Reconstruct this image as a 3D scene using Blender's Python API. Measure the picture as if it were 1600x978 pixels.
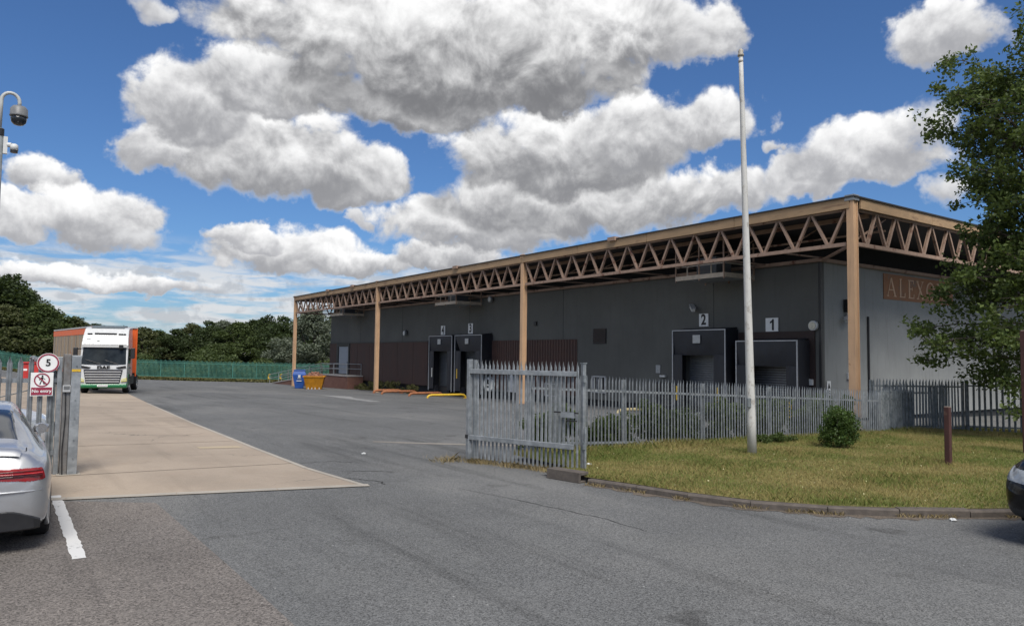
import bpy, bmesh, math, random
import numpy as np
from mathutils import Matrix, Vector
for o in list(bpy.data.objects): bpy.data.objects.remove(o, do_unlink=True)
S = bpy.context.scene
COL = S.collection
R = math.radians
random.seed(7); RNG = np.random.default_rng(11)

# ---------------------------------------------------------------- camera
YAW, PITCH, ROLL, CAMH = R(34.8), R(3.36), R(0.7), 2.0
cam_d = bpy.data.cameras.new('camera'); cam = bpy.data.objects.new('camera', cam_d); COL.objects.link(cam)
_f0 = Vector((math.sin(YAW), math.cos(YAW), 0)); _r0 = Vector((math.cos(YAW), -math.sin(YAW), 0)); _u0 = Vector((0, 0, 1))
_f = _f0*math.cos(PITCH) + _u0*math.sin(PITCH); _u = _u0*math.cos(PITCH) - _f0*math.sin(PITCH)
_r = _r0*math.cos(ROLL) + _u*math.sin(ROLL); _uu = _u*math.cos(ROLL) - _r0*math.sin(ROLL)
cam.matrix_world = Matrix(((_r.x, _uu.x, -_f.x, 0), (_r.y, _uu.y, -_f.y, 0), (_r.z, _uu.z, -_f.z, CAMH), (0, 0, 0, 1)))
cam_d.sensor_width = 36; cam_d.lens = 36*1150/1600; cam_d.clip_start = 0.1; cam_d.clip_end = 6000
S.camera = cam
S.render.resolution_x, S.render.resolution_y = 1024, 625

# ---------------------------------------------------------------- world, sun, exposure
S.view_settings.view_transform = 'Standard'; S.view_settings.look = 'None'
S.view_settings.exposure = 0.40; S.view_settings.gamma = 1.0
S.view_settings.use_curve_mapping = False
SUN_AZ, SUN_EL = R(200), R(54)          # azimuth clockwise from +Y
sun_d = bpy.data.lights.new('sun', 'SUN'); sun = bpy.data.objects.new('sun', sun_d); COL.objects.link(sun)
sun_d.energy = 3.2; sun_d.angle = R(30); sun_d.color = (1.0, 0.95, 0.88)
_sd = Vector((math.sin(SUN_AZ)*math.cos(SUN_EL), math.cos(SUN_AZ)*math.cos(SUN_EL), math.sin(SUN_EL)))
sun.rotation_euler = (-_sd).to_track_quat('-Z', 'Y').to_euler(); sun.location = _sd*60

W = bpy.data.worlds.new('World'); S.world = W; W.use_nodes = True
wt = W.node_tree; wt.nodes.clear()

class NT:
    """tiny helper to write node trees as expressions"""
    def __init__(s, tree): s.t = tree
    def n(s, typ, ins=None, **kw):
        nd = s.t.nodes.new(typ)
        for k, v in kw.items(): setattr(nd, k, v)
        for k, v in (ins or {}).items():
            if isinstance(v, bpy.types.NodeSocket): s.t.links.new(v, nd.inputs[k])
            else: nd.inputs[k].default_value = v
        return nd
    def m(s, op, a, b=0.0, c=0.0, clamp=False):
        return s.n('ShaderNodeMath', {0: a, 1: b, 2: c}, operation=op, use_clamp=clamp).outputs[0]
    def vm(s, op, a, b=(0, 0, 0)):
        nd = s.n('ShaderNodeVectorMath', {0: a, 1: b}, operation=op)
        return nd.outputs['Value'] if op in ('LENGTH', 'DOT_PRODUCT') else nd.outputs[0]
    def step(s, x, lo, hi, a=0.0, b=1.0):
        return s.n('ShaderNodeMapRange', {'Value': x, 'From Min': lo, 'From Max': hi, 'To Min': a, 'To Max': b}, interpolation_type='SMOOTHSTEP').outputs[0]
    def lin(s, x, lo, hi, a=0.0, b=1.0):
        return s.n('ShaderNodeMapRange', {'Value': x, 'From Min': lo, 'From Max': hi, 'To Min': a, 'To Max': b}).outputs[0]
    def noise(s, vec, scale, detail=4.0, rough=0.55, dist=0.0):
        return s.n('ShaderNodeTexNoise', {'Vector': vec, 'Scale': scale, 'Detail': detail, 'Roughness': rough, 'Distortion': dist}).outputs[0]
    def mix(s, f, a, b, mode='MIX'):
        nd = s.n('ShaderNodeMix', {0: f}, data_type='RGBA', blend_type=mode)
        for i, v in ((6, a), (7, b)):
            if isinstance(v, bpy.types.NodeSocket): s.t.links.new(v, nd.inputs[i])
            else: nd.inputs[i].default_value = (*v, 1.0) if len(v) == 3 else v
        return nd.outputs[2]

# cumulus lobes, far ones first: (azimuth, elevation, half width, half height in degrees, radiance of the shaded base)
CLOUDS = [(18.6, 7.4, 5.2, 1.62, 0.36), (15.3, 8.3, 2.1, 0.93, 0.42), (22.9, 7.0, 3.4, 0.97, 0.36), (0.7, 8.6, 2.1, 1.55, 0.4), (2.3, 11.6, 2.4, 1.32, 0.38), (5.6, 9.0, 4.0, 1.72, 0.36), (8.0, 7.7, 2.0, 0.75, 0.4), (1.9, 5.1, 3.9, 0.75, 0.42), (9.1, 4.9, 4.5, 0.67, 0.42), (29.2, 7.8, 4.7, 1.08, 0.34), (32.2, 10.1, 7.5, 1.86, 0.34), (49.9, 12.5, 5.2, 1.78, 0.34), (39.7, 12.2, 10.6, 2.71, 0.28), (38.7, 15.7, 9.0, 2.94, 0.26), (44.7, 16.8, 5.4, 2.51, 0.3), (50.1, 17.5, 3.9, 2.17, 0.32), (57.2, 13.0, 3.2, 1.34, 0.4), (60.4, 14.4, 5.0, 1.91, 0.38), (63.8, 15.4, 2.0, 1.34, 0.4), (65.4, 11.3, 1.5, 1.18, 0.42), (21.8, 13.5, 4.5, 2.16, 0.3), (15.2, 14.6, 7.8, 2.98, 0.28), (8.4, 14.1, 2.5, 1.63, 0.36), (10.8, 17.3, 4.4, 2.65, 0.34), (16.0, 19.5, 5.5, 2.39, 0.32), (26.5, 19.5, 8.4, 2.36, 0.22), (36.1, 21.3, 9.1, 2.8, 0.22), (48.1, 23.7, 4.0, 2.05, 0.34), (39.6, 24.3, 9.3, 3.12, 0.24), (22.5, 24.2, 10.1, 3.14, 0.26), (29.5, 22.9, 13.4, 4.05, 0.2), (66.2, 21.4, 3.5, 2.08, 0.38), (23.3, 10.3, 0.9, 0.53, 0.45), (54.4, 15.1, 0.7, 0.59, 0.45), (7.8, 22.9, 1.5, 0.79, 0.45)]
T = NT(wt)
dirv = T.n('ShaderNodeTexCoord').outputs['Generated']
sep = T.n('ShaderNodeSeparateXYZ', {0: dirv}); dx_, dy_, elz = sep.outputs
az = T.m('MULTIPLY', T.m('ARCTAN2', dx_, dy_), 57.29578); el = T.m('MULTIPLY', T.m('ARCSINE', elz), 57.29578)
n1 = T.n('ShaderNodeTexNoise', {'Vector': dirv, 'Scale': 13.0, 'Detail': 5.0, 'Roughness': 0.6})
wv = T.vm('MULTIPLY', T.vm('SUBTRACT', n1.outputs[1], (0.5, 0.5, 0.5)), (6.5, 4.2, 0))
pw = T.vm('ADD', T.n('ShaderNodeCombineXYZ', {0: az, 1: el, 2: 0.0}).outputs[0], wv)
fb = T.m('SUBTRACT', T.noise(dirv, 15.0, 8.0, 0.57, 0.25), 0.5)
fl = T.m('SUBTRACT', T.noise(T.vm('ADD', dirv, (0.0, 0.0, -0.014)), 15.0, 8.0, 0.57, 0.25), 0.5)     # the same field a little lower: relief
rel = T.m('SUBTRACT', fb, fl)
lift = T.m('ADD', T.m('MULTIPLY', rel, 2.3), T.m('MULTIPLY', fb, 0.45))
# background layers: broken low cloud near the horizon, and the rest of the dome
st = T.noise(T.vm('MULTIPLY', dirv, (7.0, 7.0, 44.0)), 1.5, 7.0, 0.60, 0.3)
streak = T.m('MULTIPLY', T.step(st, 0.38, 0.58), T.step(elz, 0.15, 0.09))
zc = T.m('MAXIMUM', T.m('ADD', elz, 0.06), 0.06)
nf = T.noise(T.n('ShaderNodeCombineXYZ', {0: T.m('DIVIDE', dx_, zc), 1: T.m('DIVIDE', dy_, zc), 2: 0.0}).outputs[0], 0.62, 6.0, 0.55)
off = T.m('ABSOLUTE', T.m('SUBTRACT', az, 34.8))
wout = T.m('MAXIMUM', T.step(off, 38, 48), T.step(el, 27, 33))
farc = T.m('MULTIPLY', T.step(nf, 0.47, 0.56), wout)
aacc = T.m('MAXIMUM', T.m('MULTIPLY', streak, 0.93), farc)
BR = (0.80, 0.80, 0.80)
cacc = T.mix(T.step(T.m('MULTIPLY_ADD', rel, -2.0, st), 0.50, 0.70), (0.56, 0.57, 0.585), (0.42, 0.435, 0.46))
cacc = T.mix(wout, cacc, T.mix(T.step(nf, 0.52, 0.68), BR, (0.24, 0.245, 0.255)))
for (a, e, ra, re, dk) in CLOUDS:
    q = T.n('ShaderNodeVectorMath', {0: pw, 1: (1/(ra*1.16), 1/(re*1.46), 0), 2: (-a/(ra*1.16), -(e-0.10*re)/(re*1.46), 0)}, operation='MULTIPLY_ADD').outputs[0]
    sq = T.n('ShaderNodeSeparateXYZ', {0: q}); y = sq.outputs[1]
    yf = T.m('MINIMUM', y, T.m('MULTIPLY', y, 1.4))                       # flat base
    r2 = T.m('MULTIPLY_ADD', yf, yf, T.m('MULTIPLY', sq.outputs[0], sq.outputs[0]))
    dn = T.m('MULTIPLY_ADD', fb, 2.3 if ra > 2 else 1.8, T.m('SUBTRACT', 1.0, r2))
    al = T.step(dn, -0.06, 0.46 if ra > 2 else 0.9)
    lt = T.step(T.m('ADD', y, lift), -0.66, 0.98)
    br = BR if ra > 2 else (0.60, 0.605, 0.615)
    cacc = T.mix(al, cacc, T.mix(lt, (dk*0.80, dk*0.81, dk*0.86), br))
    aacc = T.m('MAXIMUM', aacc, al)
alpha2 = aacc; ccol = cacc
sky = T.n('ShaderNodeTexSky', sky_type='NISHITA', sun_disc=False, sun_elevation=SUN_EL, sun_rotation=SUN_AZ, altitude=50, air_density=1.0, dust_density=0.6, ozone_density=2.0)
skyc = T.mix(1.0, sky.outputs[0], (0.56, 0.82, 1.16), 'MULTIPLY')
b1 = T.n('ShaderNodeBackground', {0: skyc, 1: 0.068}); b2 = T.n('ShaderNodeBackground', {0: ccol, 1: 1.0})
mx = T.n('ShaderNodeMixShader', {0: alpha2, 1: b1.outputs[0], 2: b2.outputs[0]})
T.n('ShaderNodeOutputWorld', {0: mx.outputs[0]})
W.cycles.sampling_method = 'MANUAL'; W.cycles.sample_map_resolution = 256

# ---------------------------------------------------------------- helpers: materials
MATS = {}
def mat(name, col, rough=0.7, metal=0.0, var=0.15, vscale=6.0, col2=None, c2lo=0.5, c2hi=0.7, c2scale=2.0, bump=0.0, bscale=40.0, spec=0.4, coat=0.0, stretch=(1, 1, 1), grime=0.0, emis=None, trans=0.0):
    """principled with noise value variation, an optional second colour in patches, and bump"""
    if name in MATS: return MATS[name]
    m = bpy.data.materials.new(name); m.use_nodes = True; t = m.node_tree; t.nodes.clear(); T = NT(t)
    co = T.n('ShaderNodeTexCoord').outputs['Object']
    g = T.n('ShaderNodeNewGeometry').outputs['Position']
    pos = T.vm('MULTIPLY', g, stretch)
    n = T.noise(pos, vscale, 6.0, 0.6)
    c = T.mix(T.lin(n, 0.3, 0.7), tuple(v*(1-var) for v in col), tuple(min(1, v*(1+var)) for v in col))
    if col2 is not None:
        n2 = T.noise(T.vm('ADD', pos, (7.3, 1.9, 4.4)), c2scale, 7.0, 0.65)
        c = T.mix(T.step(n2, c2lo, c2hi), c, col2)
    if grime:
        n3 = T.noise(T.vm('MULTIPLY', g, (3.0, 3.0, 0.35)), 1.7, 6.0, 0.65)
        c = T.mix(T.m('MULTIPLY', T.step(n3, 0.48, 0.72), grime), c, (0.035, 0.03, 0.027))
    p = T.n('ShaderNodeBsdfPrincipled', {'Base Color': c, 'Roughness': rough, 'Metallic': metal, 'Specular IOR Level': spec, 'Coat Weight': coat})
    if rough > 0.25 and metal < 0.99:
        t.links.new(T.lin(n, 0.3, 0.7, max(0.0, rough-0.1), min(1.0, rough+0.08)), p.inputs['Roughness'])
    if bump:
        b = T.n('ShaderNodeBump', {'Height': T.noise(pos, bscale, 4.0, 0.6), 'Strength': bump, 'Distance': 0.01})
        t.links.new(b.outputs[0], p.inputs['Normal'])
    if emis: p.inputs['Emission Color'].default_value = (*emis, 1); p.inputs['Emission Strength'].default_value = 1.0
    if trans: p.inputs['Transmission Weight'].default_value = trans
    T.n('ShaderNodeOutputMaterial', {0: p.outputs[0]})
    MATS[name] = m; return m

def leafmat(name, c1, c2, rough=0.6, transl=0.25):
    m = bpy.data.materials.new(name); m.use_nodes = True; t = m.node_tree; t.nodes.clear(); T = NT(t)
    g = T.n('ShaderNodeNewGeometry')
    c = T.mix(g.outputs['Random Per Island'], c1, c2)
    oi = T.n('ShaderNodeObjectInfo').outputs['Random']
    c = T.mix(T.m('MULTIPLY', oi, 0.35), c, tuple(v*0.6 for v in c2))
    p = T.n('ShaderNodeBsdfPrincipled', {'Base Color': c, 'Roughness': rough, 'Specular IOR Level': 0.25})
    tr = T.n('ShaderNodeBsdfTranslucent', {'Color': T.mix(0.5, c, (0.10, 0.14, 0.02))})
    mx = T.n('ShaderNodeMixShader', {0: transl, 1: p.outputs[0], 2: tr.outputs[0]})
    T.n('ShaderNodeOutputMaterial', {0: mx.outputs[0]})
    MATS[name] = m; return m

# ---------------------------------------------------------------- helpers: meshes and objects
class MB:
    def __init__(s): s.v = []; s.f = []
    def add(s, vs, fs):
        o = len(s.v); s.v += [tuple(map(float, p)) for p in vs]; s.f += [tuple(i+o for i in f) for f in fs]; return s
    def box(s, x0, x1, y0, y1, z0, z1):
        return s.add([(x0,y0,z0),(x1,y0,z0),(x1,y1,z0),(x0,y1,z0),(x0,y0,z1),(x1,y0,z1),(x1,y1,z1),(x0,y1,z1)],
                     [(0,3,2,1),(4,5,6,7),(0,1,5,4),(1,2,6,5),(2,3,7,6),(3,0,4,7)])
    def beam(s, a, b, w, h=None, up=(0, 0, 1)):
        """box beam from a to b, w across, h along up"""
        h = h or w; a = Vector(a); b = Vector(b); d = (b-a).normalized(); up = Vector(up)
        if abs(d.dot(up)) > 0.99: up = Vector((1, 0, 0))
        x = d.cross(up).normalized(); y = x.cross(d).normalized()
        vs = [p + x*sx*w/2 + y*sy*h/2 for p in (a, b) for sx, sy in ((-1,-1),(1,-1),(1,1),(-1,1))]
        return s.add(vs, [(3,2,1,0),(4,5,6,7),(0,1,5,4),(1,2,6,5),(2,3,7,6),(3,0,4,7)])
    def tube(s, pts, r, n=8, cap=True):
        pts = [Vector(p) for p in pts]; rs = r if isinstance(r, (list, tuple)) else [r]*len(pts)
        o = len(s.v); up = Vector((0, 0, 1)); px = None
        for i, p in enumerate(pts):
            d = (pts[min(i+1, len(pts)-1)] - pts[max(i-1, 0)]).normalized()
            if px is None:
                px = d.cross(up) if abs(d.dot(up)) < 0.95 else d.cross(Vector((1, 0, 0)))
            px = (px - d*px.dot(d)).normalized(); py = d.cross(px)
            for k in range(n):
                a = 2*math.pi*k/n; q = p + (px*math.cos(a) + py*math.sin(a))*rs[i]; s.v.append(tuple(q))
        for i in range(len(pts)-1):
            for k in range(n):
                k2 = (k+1) % n; s.f.append((o+i*n+k, o+i*n+k2, o+(i+1)*n+k2, o+(i+1)*n+k))
        if cap:
            s.f.append(tuple(o+k for k in range(n))[::-1]); e = o+(len(pts)-1)*n; s.f.append(tuple(e+k for k in range(n)))
        return s
    def cyl(s, c, r, h, axis='z', n=20, r2=None):
        c = Vector(c); ax = {'x': Vector((1,0,0)), 'y': Vector((0,1,0)), 'z': Vector((0,0,1))}[axis]
        return s.tube([c-ax*h/2, c+ax*h/2], [r, r if r2 is None else r2], n)
    def prism(s, poly, axis, a, b):
        """extrude a 2D polygon along an axis: poly in the other two coords (x: y,z  y: x,z  z: x,y)"""
        def P(u, w, t): return {'x': (t, u, w), 'y': (u, t, w), 'z': (u, w, t)}[axis]
        n = len(poly); o = len(s.v)
        s.v += [P(u, w, a) for u, w in poly] + [P(u, w, b) for u, w in poly]
        s.f.append(tuple(o+i for i in range(n))[::-1]); s.f.append(tuple(o+n+i for i in range(n)))
        for i in range(n): j = (i+1) % n; s.f.append((o+i, o+j, o+n+j, o+n+i))
        return s
    def lathe(s, prof, n=20, c=(0, 0, 0)):
        o = len(s.v)
        for r, z in prof:
            for k in range(n): a = 2*math.pi*k/n; s.v.append((c[0]+r*math.cos(a), c[1]+r*math.sin(a), c[2]+z))
        for i in range(len(prof)-1):
            for k in range(n): k2 = (k+1) % n; s.f.append((o+i*n+k, o+i*n+k2, o+(i+1)*n+k2, o+(i+1)*n+k))
        s.f.append(tuple(o+k for k in range(n))[::-1]); e = o+(len(prof)-1)*n; s.f.append(tuple(e+k for k in range(n)))
        return s
    def mesh(s, name, smooth=False):
        me = bpy.data.meshes.new(name); me.from_pydata(s.v, [], s.f); me.update()
        bm = bmesh.new(); bm.from_mesh(me); bmesh.ops.recalc_face_normals(bm, faces=bm.faces); bm.to_mesh(me); bm.free()
        if smooth: me.polygons.foreach_set('use_smooth', [True]*len(me.polygons))
        return me
XF = {}
def link(name, data, m=None, parent=None, world=True, bevel=0.0):
    o = bpy.data.objects.new(name, data); COL.objects.link(o)
    if m is not None and data is not None:
        data.materials.clear(); data.materials.append(m)
    if parent is not None:
        o.parent = parent
        if world: o.matrix_parent_inverse = XFinv(parent)
    if bevel:
        b = o.modifiers.new('bevel', 'BEVEL'); b.width = bevel; b.segments = 2; b.limit_method = 'ANGLE'; b.angle_limit = R(35)
    return o
def XFinv(p):
    m = XF.get(p.name, Matrix.Identity(4))
    return m.inverted()
def tag(o, label=None, cat=None, group=None, kind=None):
    if label: o['label'] = label
    if cat: o['category'] = cat
    if group: o['group'] = group
    if kind: o['kind'] = kind
    return o
def thing(name, label, cat, loc=(0, 0, 0), rz=0.0, group=None):
    o = bpy.data.objects.new(name, None); COL.objects.link(o); o.empty_display_size = 0.2
    o.location = loc; o.rotation_euler = (0, 0, rz)
    XF[o.name] = Matrix.Translation(loc) @ Matrix.Rotation(rz, 4, 'Z')
    return tag(o, label, cat, group)
def part(name, mb, m, parent=None, world=True, smooth=False, bevel=0.0):
    me = mb.mesh(name, smooth) if isinstance(mb, MB) else mb
    p = parent
    o = link(name, me, m, None, world, bevel)
    if p is not None:
        o.parent = p
        if world:
            # vertices are in world space: cancel every ancestor's transform
            q = p; M = Matrix.Identity(4)
            while q is not None:
                if q.name in XF: M = XF[q.name]; break
                q = q.parent
            if p.name in XF: o.matrix_parent_inverse = M.inverted()
    return o
def pieces(name, me, parent, placings, m=None):
    """alike pieces sharing one mesh: placings are (location, rz) in world space"""
    inv = XF[parent.name].inverted() if parent.name in XF else Matrix.Identity(4)
    out = []
    if m is not None: me.materials.clear(); me.materials.append(m)
    for loc, rz in placings:
        o = bpy.data.objects.new(name, me); COL.objects.link(o); o.parent = parent; o.matrix_parent_inverse = inv
        o.location = loc; o.rotation_euler = (0, 0, rz) if not isinstance(rz, tuple) else rz; out.append(o)
    return out
def textmesh(name, txt, size, extrude=0.002, bold=0.0, align='CENTER', sx=1.0):
    cu = bpy.data.curves.new(name, 'FONT'); cu.body = txt; cu.size = size; cu.extrude = extrude; cu.offset = bold
    cu.align_x = align; cu.align_y = 'CENTER'
    o = bpy.data.objects.new(name, cu); COL.objects.link(o)
    dg = bpy.context.evaluated_depsgraph_get(); me = bpy.data.meshes.new_from_object(o.evaluated_get(dg)); me.name = name
    bpy.data.objects.remove(o, do_unlink=True); bpy.data.curves.remove(cu)
    if sx != 1.0:
        for v in me.vertices: v.co.x *= sx
    return me
def facing(me, axis):
    """turn a flat XY mesh upright: axis 'x' faces -X (reading towards -Y), 'y' faces -Y"""
    for v in me.vertices:
        x, y, z = v.co
        v.co = (-z, -x, y) if axis == 'x' else (x, -z, y)
    return me

def sstep(a, b, x): t = np.clip((np.asarray(x, float)-a)/(b-a), 0, 1); return t*t*(3-2*t)
def gz(X, Y):
    X = np.asarray(X, float); Y = np.asarray(Y, float)
    s = 0.0148*(np.minimum(Y, 95)-12) + 0.020*(np.clip(X, -50, 60)-8)
    return -0.1*np.logaddexp(0, s/0.1)*sstep(-4, 5, X)
def gzf(x, y): return float(gz(x, y))
def clip_cell(poly, x0, x1, y0, y1):
    def cut(P, ins, inter):
        out = []
        for i in range(len(P)):
            a, b = P[i-1], P[i]; ia, ib = ins(a), ins(b)
            if ia != ib: out.append(inter(a, b))
            if ib: out.append(b)
        return out
    def ix(c): return lambda a, b: (c, a[1]+(b[1]-a[1])*(c-a[0])/(b[0]-a[0]))
    def iy(c): return lambda a, b: (a[0]+(b[0]-a[0])*(c-a[1])/(b[1]-a[1]), c)
    P = poly
    for ins, it in ((lambda p: p[0] >= x0, ix(x0)), (lambda p: p[0] <= x1, ix(x1)), (lambda p: p[1] >= y0, iy(y0)), (lambda p: p[1] <= y1, iy(y1))):
        P = cut(P, ins, it)
        if len(P) < 3: return []
    return P
def sheet(poly, off, step=2.0, zf=gzf):
    mb = MB(); xs = [p[0] for p in poly]; ys = [p[1] for p in poly]
    for i in range(math.floor(min(xs)/step), math.ceil(max(xs)/step)):
        for j in range(math.floor(min(ys)/step), math.ceil(max(ys)/step)):
            P = clip_cell(poly, i*step, (i+1)*step, j*step, (j+1)*step)
            if P:
                Q = []
                for p in P:
                    if not Q or (abs(p[0]-Q[-1][0])+abs(p[1]-Q[-1][1])) > 1e-6: Q.append(p)
                if len(Q) > 2: mb.add([(x, y, zf(x, y)+off) for x, y in Q], [tuple(range(len(Q)))])
    return mb
def quads_mesh(name, V, nper, m):
    """V: (N*nper,3) array, one polygon per nper vertices"""
    N = len(V)//nper; me = bpy.data.meshes.new(name)
    me.vertices.add(len(V)); me.vertices.foreach_set('co', V.astype(np.float32).ravel())
    me.loops.add(len(V)); me.loops.foreach_set('vertex_index', np.arange(len(V), dtype=np.int32))
    me.polygons.add(N); me.polygons.foreach_set('loop_start', np.arange(0, len(V), nper, dtype=np.int32))
    me.update(calc_edges=True); me.materials.append(m); return me
def leaves(C, size, rng, up=0.35, aspect=0.55):
    """leaf-shaped quads (diamond) at centres C"""
    N = len(C); n = rng.normal(size=(N, 3)); n[:, 2] += up*np.sign(rng.normal(size=N)+0.8); n /= np.linalg.norm(n, axis=1)[:, None]
    a = rng.normal(size=(N, 3)); a -= n*(a*n).sum(1)[:, None]; a /= np.linalg.norm(a, axis=1)[:, None]; b = np.cross(n, a)
    s = size*rng.uniform(0.6, 1.3, N)[:, None]
    V = np.stack([C-a*s*0.5, C+b*s*aspect*0.5+n*s*0.08, C+a*s*0.5, C-b*s*aspect*0.5+n*s*0.08], 1)
    return V.reshape(-1, 3)
# ================================================================ SETTING: ground, tarmac, slab, lawn
def ground_mat(name, c_lo, c_hi, grain, patch=0.18, tint=None, crack=0.0, speck=None, bump=0.5, pscale=0.35, wear=0.0):
    m = bpy.data.materials.new(name); m.use_nodes = True; t = m.node_tree; t.nodes.clear(); T = NT(t)
    g = T.n('ShaderNodeNewGeometry').outputs['Position']
    vo = T.n('ShaderNodeTexVoronoi', {'Vector': g, 'Scale': grain})
    st = T.n('ShaderNodeSeparateColor', {0: vo.outputs['Color']}).outputs[0]
    fn = T.noise(g, grain*0.45, 3.0, 0.7)
    c = T.mix(T.m('ADD', T.m('MULTIPLY', st, 0.62), T.m('MULTIPLY', T.lin(fn, 0.3, 0.7), 0.38)), c_lo, c_hi)
    big = T.noise(g, pscale, 7.0, 0.62, 0.4)
    if wear:
        tk = T.noise(T.vm('MULTIPLY', g, (1.5, 0.10, 0)), 1.0, 4.0, 0.6)
        c = T.mix(T.m('MULTIPLY', T.step(tk, 0.52, 0.70), wear), c, T.mix(1.0, c, (0.62, 0.62, 0.62), 'MULTIPLY'))
        oil = T.noise(T.vm('ADD', g, (3, 50, 0)), 0.9, 5.0, 0.6)
        c = T.mix(T.m('MULTIPLY', T.step(oil, 0.62, 0.72), wear), c, T.mix(1.0, c, (0.5, 0.49, 0.48), 'MULTIPLY'))
        lgt = T.noise(T.vm('MULTIPLY', T.vm('ADD', g, (9, 2, 0)), (0.22, 0.10, 0)), 1.0, 5.0, 0.6)
        c = T.mix(T.m('MULTIPLY', T.step(lgt, 0.48, 0.62), wear), c, T.mix(1.0, c, (1.32, 1.30, 1.27), 'MULTIPLY'))
    c = T.mix(T.step(big, 0.35, 0.68), c, T.mix(1.0, c, (1-patch, 1-patch, 1-patch), 'MULTIPLY'))
    mid = T.noise(T.vm('ADD', g, (31, 7, 0)), 1.6, 6.0, 0.7)
    c = T.mix(T.m('MULTIPLY', T.step(mid, 0.50, 0.75), 0.35), c, tint or tuple(v*1.25 for v in c_hi))
    if speck:
        sp = T.n('ShaderNodeTexVoronoi', {'Vector': g, 'Scale': 9.0})
        c = T.mix(T.m('MULTIPLY', T.step(sp.outputs['Distance'], 0.10, 0.06), T.step(T.n('ShaderNodeSeparateColor', {0: sp.outputs['Color']}).outputs[1], 0.90, 0.93)), c, speck)
    if crack:
        wp = T.vm('ADD', g, T.vm('MULTIPLY', T.n('ShaderNodeTexNoise', {'Vector': g, 'Scale': 1.1, 'Detail': 5.0}).outputs[1], (1.6, 1.6, 0)))
        cr = T.n('ShaderNodeTexVoronoi', {'Vector': T.vm('MULTIPLY', wp, (1, 1, 0)), 'Scale': 0.22}, feature='DISTANCE_TO_EDGE')
        msk = T.m('MULTIPLY', T.step(cr.outputs['Distance'], 0.0045, 0.0015), T.step(T.noise(g, 0.28, 2.0), 0.50, 0.60))
        c = T.mix(T.m('MULTIPLY', msk, crack), c, (0.03, 0.03, 0.03))
    p = T.n('ShaderNodeBsdfPrincipled', {'Base Color': c, 'Roughness': 0.88, 'Specular IOR Level': 0.25})
    b = T.n('ShaderNodeBump', {'Height': T.m('ADD', vo.outputs['Distance'], fn), 'Strength': bump, 'Distance': 0.006})
    t.links.new(b.outputs[0], p.inputs['Normal']); T.n('ShaderNodeOutputMaterial', {0: p.outputs[0]}); MATS[name] = m; return m
M_TAR = ground_mat('tarmac_new', (0.028, 0.029, 0.029), (0.215, 0.218, 0.217), 95, 0.12, tint=(0.148, 0.150, 0.148), crack=0.25, speck=(0.34, 0.34, 0.33), wear=0.75)
M_OLD = ground_mat('tarmac_old', (0.022, 0.020, 0.019), (0.290, 0.262, 0.240), 80, 0.22, tint=(0.165, 0.152, 0.14), crack=0.0, speck=(0.36, 0.34, 0.31), bump=0.8, wear=0.45)
M_CON = ground_mat('concrete_slab', (0.285, 0.235, 0.185), (0.380, 0.318, 0.255), 120, 0.20, tint=(0.29, 0.225, 0.165), crack=0.5, bump=0.25, wear=0.35)
M_EDGE = ground_mat('concrete_edge', (0.31, 0.285, 0.245), (0.42, 0.385, 0.335), 120, 0.22, bump=0.3)
M_SOIL = ground_mat('rough_ground', (0.06, 0.07, 0.025), (0.12, 0.11, 0.05), 12, 0.3, tint=(0.14, 0.12, 0.06))
M_LAWN = ground_mat('lawn_soil', (0.12, 0.115, 0.040), (0.24, 0.21, 0.085), 45, 0.3, tint=(0.22, 0.17, 0.08), pscale=0.8)
M_KERB = mat('kerb_concrete', (0.098, 0.084, 0.073), 0.9, var=0.3, vscale=9, col2=(0.09, 0.075, 0.065), c2scale=5, bump=0.6, bscale=70)

def axis_coords(lo, hi, far):
    a = list(np.arange(lo, hi+0.1, 2.0)); d = 4.0; x = hi
    while x < far: x += d; a.append(x); d *= 1.6
    d = 4.0; x = lo; b = []
    while x > -far: x -= d; b.append(x); d *= 1.6
    return np.array(b[::-1]+a)
gx, gy = axis_coords(-40, 60, 3500), axis_coords(-30, 130, 3500)
GX, GY = np.meshgrid(gx, gy, indexing='ij'); GZ = gz(GX, GY) - 0.06
mb = MB(); ny = len(gy)
mb.v = [tuple(p) for p in np.stack([GX, GY, GZ], -1).reshape(-1, 3).tolist()]
mb.f = [(i*ny+j, (i+1)*ny+j, (i+1)*ny+j+1, i*ny+j+1) for i in range(len(gx)-1) for j in range(ny-1)]
tag(part('ground', mb, M_SOIL, smooth=True), kind='structure', label='rough grassy ground stretching to the horizon')
GF = [(-34, 122), (-3, 119), (8, 112), (14, 101), (26, 92), (33.5, 86.5), (60, 70)]       # line of the green boundary fence
yard_poly = [(-34, -30), (60, -30), (60, 68)] + [(x-0.3, y-1.6) for x, y in GF[::-1][1:]]
tag(part('yard', sheet(yard_poly, 0.0), M_TAR, smooth=True), kind='structure', label='grey tarmac yard and entrance road')
tag(part('car_park', sheet([(-20, -16), (1.90, -16), (1.88, 6.4), (1.86, 8.0), (1.81, 10.9), (0.9, 11.55), (-20, 16.4)], 0.004), M_OLD, smooth=True), kind='structure', label='older brownish coarse tarmac of the car park')
slab_poly = [(-22, 17.2), (0.81, 11.67), (4.80, 10.69), (4.64, 13.0), (4.70, 16.5), (4.95, 24.2), (5.65, 37), (6.47, 49.7), (8.2, 64), (4.0, 78), (-22, 92)]
slab = tag(part('concrete_slab', sheet(slab_poly, 0.008), M_CON, smooth=True), kind='structure', label='wide tan concrete roadway slab beyond the gate')
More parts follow.
